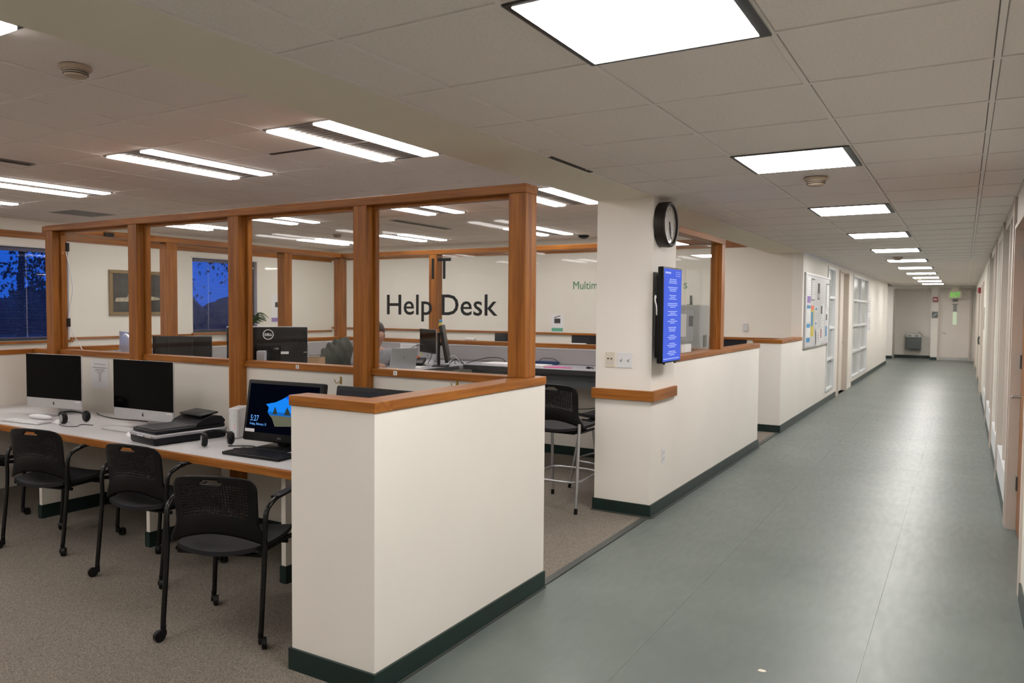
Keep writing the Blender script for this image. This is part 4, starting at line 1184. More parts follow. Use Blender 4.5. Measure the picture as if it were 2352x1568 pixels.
# ------------------------------------------------------------------ monitors seen from behind
def monitor_back(w, h, lift, loc, rz, label, kind):
    """back faces -Y locally"""
    t = thing('monitor', label, 'monitor', loc, rz)
    hw = w/2
    mb = MB(); mb.rbox(-hw, hw, 0.0, 0.035, lift, lift+h, 0.008, 3); b = mb.build('housing', M['black'], t, smooth=40)
    if kind == 'dell':
        MB().rbox(-hw-0.002, hw+0.002, 0.020, 0.040, lift-0.002, lift+h+0.003, 0.004).build('silver_rim', M['alu'], t)
        mb = MB(); mb.rbox(-0.10, 0.10, -0.030, -0.0005, lift+0.0, lift+h*0.60, 0.010); mb.build('stand_cover', M['screen'], t, smooth=40)
        mb = MB(); c = (0.005, lift+h-0.060)
        mb.tube([(c[0]+0.038*math.cos(2*PI*k/28), -0.0015, c[1]+0.038*math.sin(2*PI*k/28)) for k in range(28)], 0.0030, 6, closed=True)
        lg = mb.build('logo_ring', M['white'], b, smooth=60)
        text_obj('DELL', 0.026, M['white'], b, 'logo_text', 0.0004, loc=(c[0], -0.0012, c[1]-0.009), rot=(PI/2, 0, 0), offset=0.001)
        MB().rbox(0.10, 0.16, -0.0012, -0.0003, lift+0.155, lift+0.175, 0.0004, 1).build('sticker', M['paper'], b)
        MB().box(hw-0.03, hw-0.004, -0.0012, -0.0003, lift+0.165, lift+0.172).build('marking', M['grey_pl'], b)
    else:
        mb = MB(); mb.rbox(-0.11, 0.11, -0.022, -0.0005, lift+0.02, lift+h*0.92, 0.010); mb.build('stand_cover', M['seat'], t, smooth=40)
        MB().rbox(-0.022, 0.022, -0.0242, -0.0225, lift+0.115, lift+0.145, 0.0008, 1).build('logo', M['grey_pl'], b)
    mb = MB(); mb.rbox(-0.03, 0.03, -0.012, 0.012, 0.012, lift+0.12, 0.004); mb.build('stand', M['black'], t)
    mb = MB(); mb.rbox(-0.12, 0.12, -0.10, 0.10, 0.0, 0.012, 0.004); mb.build('foot', M['black'], t)
    return t
monitor_back(0.61, 0.37, 0.125, (-4.73, 4.235, 0.955), R(46), 'black back of a large monitor with round white logo behind the glass', 'dell')
monitor_back(0.50, 0.31, 0.085, (-5.80, 4.24, 0.955), R(33), 'black back of a smaller monitor behind the second glass pane', 'hp')
ib = make_imac(0.53, 0.37, 0.06, 0.05); ib.location = (-6.52, 4.20, 0.955); ib.rotation_euler = (0, 0, R(160)); tag(ib, 'silver back edge of a desktop computer behind the leftmost glass pane', 'computer')
t = thing('speaker_box', 'small grey upright box in front of the large monitor back', 'box', (-4.52, 3.99, 0.955), R(38))
MB().rbox(-0.032, 0.032, -0.03, 0.03, 0, 0.325, 0.008, 3).build('case', M['grey_lam'], t, smooth=40)
MB().box(-0.022, 0.022, -0.0308, -0.0302, 0.02, 0.30).build('grille', M['grey_pl'], t)

# inner desktop computer, its neighbour monitor, laptop, phone, papers
ii = make_imac(0.53, 0.335, 0.065, 0.05); ii.location = (-5.24, 7.02, 0.985); ii.rotation_euler = (0, 0, R(-33)); tag(ii, 'silver desktop computer with dark screen on the staff desk behind the Help Desk lettering', 'computer')
MB().box(-0.235, -0.195, -0.0082, -0.0077, 0.060, 0.105).build('sticky_note', M['yellow'], ii)
t = thing('monitor', 'black monitor turned away on a slim stand on the staff desk', 'monitor', (-4.83, 6.72, 0.985), R(122))
mb = MB(); mb.M = Matrix.Translation((0, 0, 0.24)) @ Matrix.Rotation(R(-10), 4, 'X') ; mb.rbox(-0.25, 0.25, -0.05, -0.015, -0.20, 0.20, 0.012, 3); mb.build('housing', M['black'], t, smooth=40)
MB().rbox(-0.02, 0.02, 0.02, 0.05, 0.01, 0.36, 0.006).build('stand', M['black'], t)
MB().rbox(-0.03, 0.03, -0.018, 0.02, 0.22, 0.26, 0.004).build('arm', M['black'], t)
MB().rbox(-0.12, 0.12, -0.08, 0.10, 0.0, 0.010, 0.004).build('foot', M['black'], t)
t = thing('figurine', 'tiny yellow and blue toy standing on top of a black monitor', 'toy', (-4.865, 6.74, 1.407))
MB().ell((0,0,0.025), (0.022,0.022,0.030), 14, 8).build('body', M['yellow'], t, smooth=60)
MB().ell((0,0,0.062), (0.020,0.020,0.018), 14, 8).build('head', M['blue_print'], t, smooth=60)
MB().ell((-0.016,0,0.068), (0.008,0.012,0.012), 10, 6).build('tuft', M['red'], t, smooth=60)
t = thing('laptop', 'open silver laptop seen from behind its lid on the staff desk', 'laptop', (-4.85, 6.07, 0.985), R(74))
MB().rbox(-0.16, 0.16, 0.0, 0.22, 0, 0.014, 0.004).build('base', M['alu'], t)
mb = MB(); mb.M = Matrix.Translation((0, 0.0, 0.014)) @ Matrix.Rotation(R(12), 4, 'X'); mb.rbox(-0.16, 0.16, -0.006, 0.0, 0, 0.215, 0.003)
lid = mb.build('lid', M['alu'], t)
mb = MB(); mb.M = Matrix.Translation((0, 0.0, 0.014)) @ Matrix.Rotation(R(12), 4, 'X') @ Matrix.Translation((0.0, -0.0062, 0.115)) @ Matrix.Rotation(PI/2, 4, 'X'); apple_mark(mb, 0.016); mb.build('logo', M['grey_pl'], lid)
t = thing('desk_phone', 'black desk phone with an orange tab on the staff desk', 'phone', (-5.16, 6.66, 0.985), R(25))
mb = MB(); mb.M = Matrix.Rotation(R(14), 4, 'X'); mb.rbox(-0.12, 0.12, -0.10, 0.10, 0.025, 0.06, 0.01); mb.build('base', M['black'], t, smooth=40)
mb = MB(); mb.tube(curve_pts([(-0.085,-0.10,0.06), (-0.09,0.0,0.10), (-0.085,0.10,0.11)]), [0.02]*11, 10); mb.build('handset', M['black'], t, smooth=60)
MB().box(-0.02, 0.05, 0.03, 0.055, 0.075, 0.10).build('orange_tab', M['orange'], t)
cable([(-5.28, 6.62, 1.08), (-5.22, 6.72, 1.18), (-5.12, 6.80, 1.20), (-5.05, 6.84, 1.12), (-5.08, 6.80, 0.99)], 0.004, M['black'], 'black cord arching above the desk phone')
cable([(-4.70, 7.0, 1.004), (-4.55, 7.15, 1.06), (-4.46, 7.32, 1.055), (-4.40, 7.36, 1.004)], 0.004, M['black'], 'black cord arching over the grey counter by the monitor')
for (pts, lab) in (([(-4.86,6.9,1.0),(-4.80,6.95,1.05),(-4.74,7.0,1.0),(-4.80,7.05,1.0),(-4.84,6.98,1.04),(-4.78,6.9,1.0)], 'tangle of black cords behind the black monitor on the staff desk'),
                   ([(-4.86,6.8,0.99),(-4.83,6.83,1.06),(-4.79,6.90,1.09),(-4.76,6.98,1.0)], 'white cord looping behind the black monitor')):
    cable(pts, 0.004, M['white'] if 'white' in lab else M['black'], lab)
for i, (x0, x1, z0, z1, lab) in enumerate(((-6.05, -5.80, 1.02, 1.17, 'left printed sheet pinned to the grey panel behind the desk phone'), (-5.72, -5.45, 1.02, 1.17, 'right printed sheet pinned to the grey panel behind the laptop'))):
    t = thing('notice', lab, 'notice', ((x0+x1)/2, OY-0.0265, 1.0))
    MB().box(-(x1-x0)/2, (x1-x0)/2, -0.0005, 0.0005, 0.0, 0.17).build('sheet', M['paper'], t)
    mb = MB()
    for k in range(7): mb.box(-(x1-x0)/2+0.03, (x1-x0)/2-0.03-0.02*(k % 3), -0.0010, -0.0006, 0.03+k*0.018, 0.034+k*0.018)
    tag(mb.build('print_lines', M['grey_pl'], t), kind='stuff')
def sheet(x, y, z, w, d, rz, mat, label, cat='paper', h=0.006):
    mb = MB(); mb.box(-w/2, w/2, -d/2, d/2, 0, h)
    return tag(mb.build('paper_stack', mat, loc=(x, y, z), rotz=rz), label, cat, 'loose papers on the counters')
sheet(-4.95, 6.42, 0.985, 0.18, 0.22, R(10), M['paper'], 'white papers beside the laptop on the staff desk')
sheet(-5.11, 6.80, 0.985, 0.16, 0.14, R(5), M['paper'], 'white papers under the silver computer on the staff desk')
sheet(-5.08, 5.80, 0.985, 0.21, 0.20, R(10), M['paper'], 'white sheet before the seated person near the front of the staff desk')
sheet(-4.34, 7.12, CZ, 0.34, 0.28, R(-3), M['paper'], 'pile of white papers on the grey counter left of the end post', h=0.018)
sheet(-3.95, 7.14, CZ, 0.36, 0.26, R(2), M['paper'], 'white papers on the grey counter right of the end post', h=0.016)
o = MB().prism([(-0.14, -0.08), (0.16, -0.02), (-0.06, 0.08)], 0, 0.008).build('folder', M['pink'], loc=(-3.60, 7.09, CZ)); tag(o, 'pink folder corner sticking out from the white papers', 'folder')
t = thing('binder_box', 'dark blue box lying at the back of the grey counter', 'box', (-3.93, 7.44, CZ))
MB().rbox(-0.13, 0.13, -0.05, 0.05, 0, 0.035, 0.004).build('case', M['blue_pl'], t)
mb = MB(); mb.tube(curve_pts([(-0.10,0,0.036), (-0.05,0,0.065), (0.08,0.0,0.065), (0.14,0.0,0.03)]), 0.003, 6); mb.build('strap', M['black'], t)
t = thing('adapter', 'small black plug lying on the grey counter near the pillar', 'plug', (-3.30, 7.16, CZ), R(-20))
MB().rbox(-0.02, 0.02, -0.012, 0.012, 0, 0.02, 0.004).build('head', M['black'], t)
mb = MB(); mb.tube(curve_pts([(0.02,0,0.01), (0.05,0.01,0.012), (0.08,-0.01,0.008)]), 0.005, 6); mb.build('cord', M['black'], t)
cable([(-3.72, 6.95, 0.93), (-3.70, 6.93, 0.80), (-3.66, 6.94, 0.70), (-3.55, 7.0, 0.62), (-3.3, 7.2, 0.58), (-2.9, 7.40, 0.68), (-2.6, 7.48, 0.62)], 0.004, M['black'], 'thin black cable hanging beneath the grey counter')
cable([(-3.1, 7.52, 0.62), (-2.85, 7.50, 0.58), (-2.72, 7.50, 0.52), (-2.62, 7.50, 0.57), (-2.4, 7.52, 0.60)], 0.004, M['black'], 'black wire loop on the low wall behind the tall stools')

# cardboard box with plastic wrap
t = thing('carton', 'open cardboard carton with plastic wrap behind the glass', 'box', (-5.05, 4.85+0.15, 0.985))
t.location = (-4.70, 4.62, 0.955); t.rotation_euler = (0, 0, R(30))
for (a, b, c, d_) in ((-0.13, 0.13, -0.10, -0.094), (-0.13, 0.13, 0.094, 0.10), (-0.13, -0.124, -0.094, 0.094), (0.124, 0.13, -0.094, 0.094)):
    MB().box(a, b, c, d_, 0, 0.235).build('side', M['card'], t)
rnd = random.Random(2)
mb = MB(); mb.ell((-0.06, 0, 0.235), (0.07, 0.07, 0.05), 16, 10, lambda d: 1+0.35*math.sin(9*d.x+5*d.y)*math.cos(8*d.z+3*d.y)); mb.build('plastic_wrap', M['grey_lam'], t)

# staff chair with jacket, and the seated person
t = thing('staff_chair', 'tall dark staff chair under the draped jacket', 'chair', (-5.47, 6.23, 0.004), R(-108))
mb = MB(); mb.rbox(-0.23, 0.23, -0.22, 0.24, 0.58, 0.645, 0.03, 3); mb.build('seat', M['seat_fabric'], t, smooth=50)
mb = MB(); mb.rbox(-0.21, 0.21, -0.28, -0.23, 0.74, 1.14, 0.025, 3); mb.build('backrest', M['seat_fabric'], t, smooth=50)
mb = MB(); mb.tube([(0,-0.1,0.59), (0,-0.27,0.60), (0,-0.29,0.74), (0,-0.27,0.86)], 0.015, 8); mb.build('back_bar', M['black'], t, smooth=50)
mb = MB(); mb.cyl((0,0,0.06), (0,0,0.58), 0.028, n=14); mb.build('gas_lift', M['dark_steel'], t, smooth=50)
for k in range(5):
    a = 2*PI*k/5
    mb = MB(); mb.tube([(0,0,0.09), (0.28*math.cos(a), 0.28*math.sin(a), 0.055)], [0.022, 0.015], 8)
    mb.cyl((0.28*math.cos(a)-0.012, 0.28*math.sin(a), 0.026), (0.28*math.cos(a)+0.012, 0.28*math.sin(a), 0.026), 0.026, n=14)
    mb.build('leg', M['black'], t, smooth=40)
mb = MB(); pts = [(0.17*math.cos(2*PI*k/24), 0.17*math.sin(2*PI*k/24), 0.28) for k in range(24)]
mb.tube(pts, 0.010, 8, closed=True)
for a in (0.3, 1.87, 3.44, 5.0): mb.tube([(0.02*math.cos(a), 0.02*math.sin(a), 0.28), (0.17*math.cos(a), 0.17*math.sin(a), 0.28)], 0.007, 6)
mb.build('foot_ring', M['dark_steel'], t, smooth=50)
def jac(d):
    return 1 + 0.08*math.sin(4*d.x+3*d.z) + 0.05*math.sin(13*d.x-7*d.z) + 0.05*math.sin(21*d.x+4*d.z) - 0.10*max(0, d.z)*d.x
mb = MB()
mb.ell((0, 0, 0), (0.23, 0.085, 0.20), 48, 30, jac)
o = mb.build('jacket', M['jacket'], loc=(-5.80, 6.16, 1.07), rotz=R(-108), smooth=70)
tag(o, 'olive grey jacket draped over the back of the staff chair', 'jacket')

def skin_mesh(name, verts, edges, mat, parent, loc, rz, sub=2, root=0):
    me = bpy.data.meshes.new(name)
    bm = bmesh.new(); lay = bm.verts.layers.skin.verify()
    vs = []
    for i, (p, r) in enumerate(verts):
        v = bm.verts.new(p); v[lay].radius = (r, r) if not isinstance(r, tuple) else r
        v[lay].use_root = (i == root); vs.append(v)
    for a, b in edges: bm.edges.new((vs[a], vs[b]))
    bm.to_mesh(me); bm.free()
    me.materials.append(mat)
    o = bpy.data.objects.new(name, me); COL.objects.link(o)
    if parent: o.parent = parent
    else: o.location = loc; o.rotation_euler = (0, 0, rz)
    m = o.modifiers.new('skin', 'SKIN'); m.use_smooth_shade = True
    s = o.modifiers.new('smooth', 'SUBSURF'); s.levels = sub; s.render_levels = sub
    return o
# local frame: person faces +Y
J = [((0,0,0.70),0.125), ((0,0.02,0.86),0.120), ((0,0.07,1.03),0.135), ((0,0.10,1.15),0.085), ((0,0.12,1.205),0.052), ((0,0.15,1.26),0.055),
     ((0,0.165,1.33),0.085), ((0,0.160,1.405),0.080)]
E_ = [(0,1),(1,2),(2,3),(3,4),(4,5),(5,6),(6,7)]
def add(p, r, a):
    J.append((p, r)); E_.append((a, len(J)-1)); return len(J)-1
nose = add((0,0.262,1.325), 0.014, 6)
for s in (-1, 1):
    sh = add((s*0.165,0.09,1.135), 0.055, 3); el = add((s*0.235,0.16,1.02), 0.042, sh); wr = add((s*0.13,0.27,1.045), 0.028, el); hd = add((s*0.10,0.33,1.045), 0.030, wr)
    for k, (dx, l) in enumerate(((-0.030,0.075), (-0.010,0.088), (0.010,0.084), (0.028,0.066))):
        f1 = add((s*0.10+dx,0.365,1.046), 0.0095, hd); f2 = add((s*0.10+dx*1.1,0.365+l*0.55,1.040), 0.0085, f1); add((s*0.10+dx*1.1,0.365+l*0.9,1.022), 0.0075, f2)
    th = add((s*0.10-s*0.036,0.315,1.038), 0.011, hd); add((s*0.10-s*0.056,0.35,1.028), 0.009, th)
    hp = add((s*0.095,0.03,0.69), 0.095, 0); kn = add((s*0.13,0.42,0.66), 0.065, hp); an = add((s*0.11,0.30,0.36), 0.042, kn); toe = add((s*0.12,0.42,0.315), 0.038, an)
PLOC = (-5.415, 6.215, -0.015); PRZ = R(-108)
per = skin_mesh('person', J, E_, M['skin'], None, PLOC, PRZ)
tag(per, 'person in a grey tee seated at the staff desk, half hidden by an oak post', 'person')
# clothing, hair and face as children
Js = [((0,-0.01,0.72),0.152), ((0,0.01,0.86),0.145), ((0,0.065,1.03),0.155), ((0,0.095,1.135),0.100), ((0,0.108,1.172),0.066)]
Es = [(0,1),(1,2),(2,3),(3,4)]
for s in (-1, 1):
    Js += [((s*0.17,0.09,1.128),0.088), ((s*0.215,0.135,1.060),0.080), ((s*0.240,0.165,1.020),0.072)]; n = len(Js); Es += [(3,n-3),(n-3,n-2),(n-2,n-1)]
skin_mesh('tee_shirt', Js, Es, M['tee'], per, None, 0)
Jt = [((0,0.0,0.70),0.140)]; Et = []
for s in (-1, 1):
    Jt += [((s*0.095,0.03,0.69),0.108), ((s*0.13,0.41,0.66),0.080), ((s*0.112,0.31,0.40),0.062)]; n = len(Jt); Et += [(0,n-3),(n-3,n-2),(n-2,n-1)]
skin_mesh('trousers', Jt, Et, M['trousers'], per, None, 0)
for s in (-1, 1):
    mb = MB(); mb.ell((s*0.12,0.39,0.312), (0.045,0.12,0.038), 16, 10); mb.build('shoe', M['black'], per, smooth=60)
mb = MB(); mb.ell((0,0.128,1.385), (0.092,0.108,0.105), 24, 16); mb.ell((0,0.035,1.36), (0.045,0.045,0.05), 16, 10); mb.ell((0,0.075,1.315), (0.080,0.075,0.07), 18, 10)
mb.build('hair', M['hair'], per, smooth=70)
for s in (-1, 1):
    mb = MB(); mb.ell((s*0.032,0.236,1.352), (0.013,0.008,0.008), 12, 8); e_ = mb.build('eye', M['white'], per, smooth=60)
    MB().ell((s*0.032,0.2425,1.352), (0.006,0.003,0.006), 10, 6).build('iris', M['hair'], e_, smooth=60)
    MB().ell((s*0.088,0.155,1.335), (0.010,0.018,0.030), 12, 8).build('ear', M['skin'], per, smooth=60)
    MB().ell((s*0.032,0.240,1.376), (0.022,0.006,0.005), 12, 6).build('eyebrow', M['hair'], per, smooth=60)
MB().ell((0,0.243,1.283), (0.026,0.007,0.007), 12, 6).build('mouth', plain('lips', (0.34,0.13,0.11), 0.5), per, smooth=60)

# white cable on the left end post of the front partition
t = thing('white_cable', 'white cord hanging from black clips down the left oak post', 'cable', (0,0,0))
mb = MB(); mb.tube(curve_pts([(-6.782,3.805,2.10), (-6.765,3.83,1.95), (-6.755,3.85,1.75), (-6.775,3.83,1.55), (-6.770,3.83,1.42), (-6.74,3.87,1.30), (-6.70,3.92,1.16), (-6.70,3.95,0.96)]), 0.004, 6); mb.build('cord', M['white'], t, smooth=60)
for z in (2.08, 1.42): MB().rbox(-6.7865, -6.765, 3.802, 3.835, z, z+0.075, 0.003).build('clip', M['black'], t)

# potted plant on the sill of the second window
t = thing('potted_plant', 'leafy green pot plant before the second window', 'plant', (LX+0.28, 9.52, 1.12))
MB().lathe([(0.06,0.0), (0.085,0.13), (0.09,0.14), (0.08,0.14), (0.0,0.12)], 20).build('pot', M['grey_pl'], t, smooth=40)
mb = MB(); rnd = random.Random(8)
for k in range(70):
    a = rnd.uniform(0, 2*PI); l = rnd.uniform(0.16, 0.34); e1 = rnd.uniform(0.6, 1.1)
    p = curve_pts([(0,0,0.13), (math.cos(a)*l*0.5, math.sin(a)*l*0.5, 0.13+l*e1*0.75), (math.cos(a)*l, math.sin(a)*l, 0.13+l*e1*0.45)], 4)
    mb.tube(p, [0.004,0.008,0.011,0.012,0.012,0.011,0.009,0.006,0.002][:len(p)], 4)
tag(mb.build('foliage', M['leaf'], t, smooth=60), kind='stuff')
o = MB().rbox(LX+0.061, LX+0.5, 9.2, 9.85, 0.004, 1.118, 0.01).build('plant_stand', M['grey_lam']); tag(o, 'grey pedestal cabinet under the pot plant', 'cabinet')

# picture on the left wall
t = thing('framed_picture', 'gold framed dark landscape picture on the far left wall', 'picture', (LX+0.002, 7.525, 1.81))
for (a, b, c, d_) in ((-0.495, 0.495, 0.30, 0.355), (-0.495, 0.495, -0.355, -0.30), (-0.495, -0.44, -0.30, 0.30), (0.44, 0.495, -0.30, 0.30)):
    MB().rbox(0, 0.035, a, b, c, d_, 0.006).build('frame_bar', M['gold'], t)
p = MB().box(0.002, 0.012, -0.44, 0.44, -0.30, 0.30).build('canvas', M['pic'], t)
mb = MB(); mb.M = Matrix.Translation((0.0122,0,0)) @ Matrix(((0,0,1,0),(1,0,0,0),(0,1,0,0),(0,0,0,1)))
mb.prism([(-0.40,-0.14), (-0.38,-0.08), (-0.20,-0.07), (-0.16,0.02), (-0.06,0.0), (0.0,0.09), (0.04,0.09), (0.06,-0.02), (0.22,-0.05), (0.36,-0.07), (0.38,-0.10), (0.0,-0.13)], 0, 0.001)
mb.build('painted_house', M['pic2'], p)

# signs on the far walls
def wall_sign(name, label, loc, rot, parts):
    t = thing(name, label, 'sign', loc); t.rotation_euler = rot
    for (n, m, x0, x1, z0, z1, dy) in parts: MB().box(x0, x1, -dy, -dy+0.0008, z0, z1).build(n, M[m], t)
    return t
t = wall_sign('wall_sign', 'sign with black clapperboard icon and green label on the back wall', (-6.09, BY-0.002, 1.36), (0,0,0),
          (('backing','paper',-0.12,0.12,-0.16,0.16,0.0), ('green_label','teal',-0.11,0.11,-0.14,-0.08,0.001), ('clapper_body','ink',-0.06,0.06,0.0,0.085,0.001)))
mb = MB(); mb.M = Matrix.Translation((-0.06,-0.001,0.092)) @ Matrix.Rotation(R(-16), 4, 'Y'); mb.box(0, 0.125, 0, 0.0008, 0, 0.014); mb.build('clapper_stick', M['ink'], t)
t = wall_sign('wall_sign', 'sign with dark icon and purple label on the far left wall', (LX+0.002, 10.42, 1.60), (0,0,PI/2),
          (('backing','paper',-0.16,0.16,-0.30,0.24,0.0), ('purple_label','purple',-0.16,0.14,-0.28,-0.20,0.001), ('icon','ink',-0.07,0.06,0.0,0.10,0.001)))
o = MB().rbox(-0.035, 0.035, -0.035, 0, -0.055, 0.06, 0.006).build('thermostat', M['white_lam'], loc=(-2.862, BY, 1.355)); tag(o, 'small white thermostat on the wall left of the notice board', 'thermostat')
o = MB().rbox(-0.06, 0.06, -0.04, 0.04, 0, 0.03, 0.008).build('eraser', M['paper'], loc=(-5.05, OY+0.05, CAPZ)); tag(o, 'small white eraser lying on the oak cap left of the pillar', 'eraser')
o = MB().rbox(-0.09, 0.09, -0.03, 0.03, 0, 0.012, 0.004).build('tissue', M['paper'], loc=(-3.62, OY+0.03, CAPZ)); tag(o, 'crumpled white tissue on the oak cap near the pillar', 'tissue')
# ------------------------------------------------------------------ on the pillar: clock, screen, switches
t = thing('wall_clock', 'round black wall clock high on the pillar', 'clock', (WX, 5.745, 2.268))
t.rotation_euler = (0, 0, R(90))          # local -Y looks into the corridor (+X)
def disc(r0, r1, y0, y1, n=48):
    mb = MB(); mb.M = Matrix.Rotation(PI/2, 4, 'X'); mb.lathe([(0, -y0), (r0, -y0), (r1, -y1), (0, -y1)] if False else [(r0, -y0), (r1, -y1)], n); return mb
mb = MB(); mb.M = Matrix.Rotation(PI/2, 4, 'X'); mb.lathe([(0.160,0.001), (0.172,0.010), (0.176,0.060), (0.174,0.085), (0.165,0.094), (0.152,0.090), (0.152,0.070), (0.0,0.070)], 48); mb.build('case', M['clock_body'], t, smooth=35)
mb = MB(); mb.M = Matrix.Rotation(PI/2, 4, 'X'); mb.lathe([(0.151,0.0705), (0.151,0.0735), (0.0,0.0735)], 48); f = mb.build('face', M['clock_face'], t, smooth=35)
for k in range(12):
    a = PI/2 - 2*PI*(k+1)/12
    text_obj(str(k+1), 0.030, M['ink'], f, 'numeral', 0.0002, loc=(0.118*math.cos(a), -0.0742, 0.118*math.sin(a)-0.010), rot=(PI/2, 0, 0))
mb = MB()
for k in range(60):
    a = 2*PI*k/60; c, s = math.cos(a), math.sin(a)
    mb.tube([(0.139*c, -0.0741, 0.139*s), (0.146*c, -0.0741, 0.146*s)], 0.0008 if k % 5 else 0.0016, 4)
tag(mb.build('minute_marks', M['ink'], f), kind='stuff')
for (n, ang, l, w) in (('hour_hand', PI/2-2*PI*(5+27/60)/12, 0.075, 0.0045), ('minute_hand', PI/2-2*PI*27/60, 0.115, 0.0032), ('second_hand', PI/2-2*PI*32/60, 0.12, 0.0012)):
    mb = MB(); mb.tube([(-0.02*math.cos(ang), -0.077, -0.02*math.sin(ang)), (l*math.cos(ang), -0.077, l*math.sin(ang))], w, 4); mb.build(n, M['ink'], f)

t = thing('menu_screen', 'tall black upright screen with blue listing on the pillar corner', 'screen', (WX, 5.735, 1.57))
t.rotation_euler = (0, 0, R(90))
hw, hh, dp = 0.215, 0.365, 0.112
mb = MB(); mb.rbox(-hw, hw, -dp, -dp+0.045, -hh, hh, 0.006); mb.build('bezel', M['black'], t, smooth=40)
mb = MB(); mb.rbox(-hw+0.03, hw-0.02, -dp+0.0455, -0.035, -hh+0.04, hh-0.06, 0.012); mb.build('rear_housing', M['seat'], t, smooth=40)
MB().box(-0.12, 0.12, -0.0345, -0.0005, -0.16, 0.16).build('wall_mount', M['dark_steel'], t)
s = MB().box(-hw+0.012, hw-0.012, -dp-0.0012, -dp-0.0002, -hh+0.012, hh-0.012).build('screen', M['tv_blue'], t)
mb = MB(); rnd = random.Random(12)
z = 0.27
for blk in range(10):
    for ln in range(3):
        w = rnd.uniform(0.045, 0.115); x = -w
        while x < w:
            l = rnd.uniform(0.008, 0.026); mb.box(x, min(x+l, w), -dp-0.0020, -dp-0.0014, z, z+0.007); x += l+0.005
        z -= 0.0135
    z -= 0.021
for (x0, x1, zz) in ((-0.175, -0.11, 0.315), (-0.105, -0.05, 0.315)): mb.box(x0, x1, -dp-0.0020, -dp-0.0014, zz, zz+0.014)
for i in range(3):
    for j in range(3): mb.box(0.07+i*0.04, 0.085+i*0.04, -dp-0.0020, -dp-0.0014, 0.298+j*0.016, 0.305+j*0.016)
for i in range(14): mb.box(-0.19+i*0.026, -0.172+i*0.026, -dp-0.0020, -dp-0.0014, -0.338, -0.330)
tag(mb.build('listing_text', M['tv_txt'], s), kind='stuff')
for x in (-0.12, 0.13): MB().cyl((x, -dp+0.02, -hh-0.012), (x, -dp+0.02, -hh+0.004), 0.010, n=12).build('knob', M['black'], t, smooth=40)
mb = MB(); mb.tube(curve_pts([(-hw+0.02,-0.05,0.13), (-hw-0.012,-0.055,0.145), (-hw-0.016,-0.055,0.11), (-hw+0.004,-0.06,0.06), (-hw+0.012,-0.06,0.0)]), 0.006, 8); mb.build('loose_cord', M['white'], t, smooth=60)

def plate(name, label, w, h, loc, rz, mat):
    t = thing(name, label, 'switch' if 'switch' in name else 'outlet', loc, rz)
    MB().rbox(-w/2, w/2, -0.006, 0, -h/2, h/2, 0.002).build('plate', mat, t)
    return t
t = plate('dimmer_switch', 'ivory wall plate with two round knobs on the pillar', 0.080, 0.118, (-2.389, 5.60, 1.215), 0, M['cream_pl'])
for x in (-0.014, 0.014): MB().cyl((x, -0.012, 0.008), (x, -0.006, 0.008), 0.006, n=14).build('socket_hole', M['ink'], t)
for x in (-0.016, 0.016): MB().rbox(x-0.008, x+0.008, -0.007, -0.0062, -0.035, -0.010, 0.001, 1).build('insert', M['white_lam'], t)
t = plate('light_switch', 'white double switch plate on the pillar', 0.125, 0.118, (-2.265, 5.60, 1.215), 0, M['white'])
for x in (-0.03, 0.03):
    mb = MB(); mb.tube([(x, -0.006, 0.0), (x-0.004, -0.022, 0.014)], [0.005, 0.004], 8); mb.build('toggle', M['white'], t)
    MB().box(x-0.008, x+0.008, -0.0068, -0.0061, -0.012, 0.012).build('slot', M['grey_pl'], t)
t = plate('wall_outlet', 'white power outlet low on the pillar', 0.072, 0.116, (WX, 5.89, 0.44), R(90), M['white'])
for z in (-0.025, 0.025): MB().rbox(-0.016, 0.016, -0.008, -0.0061, z-0.014, z+0.014, 0.001, 1).build('socket', M['white_lam'], t)

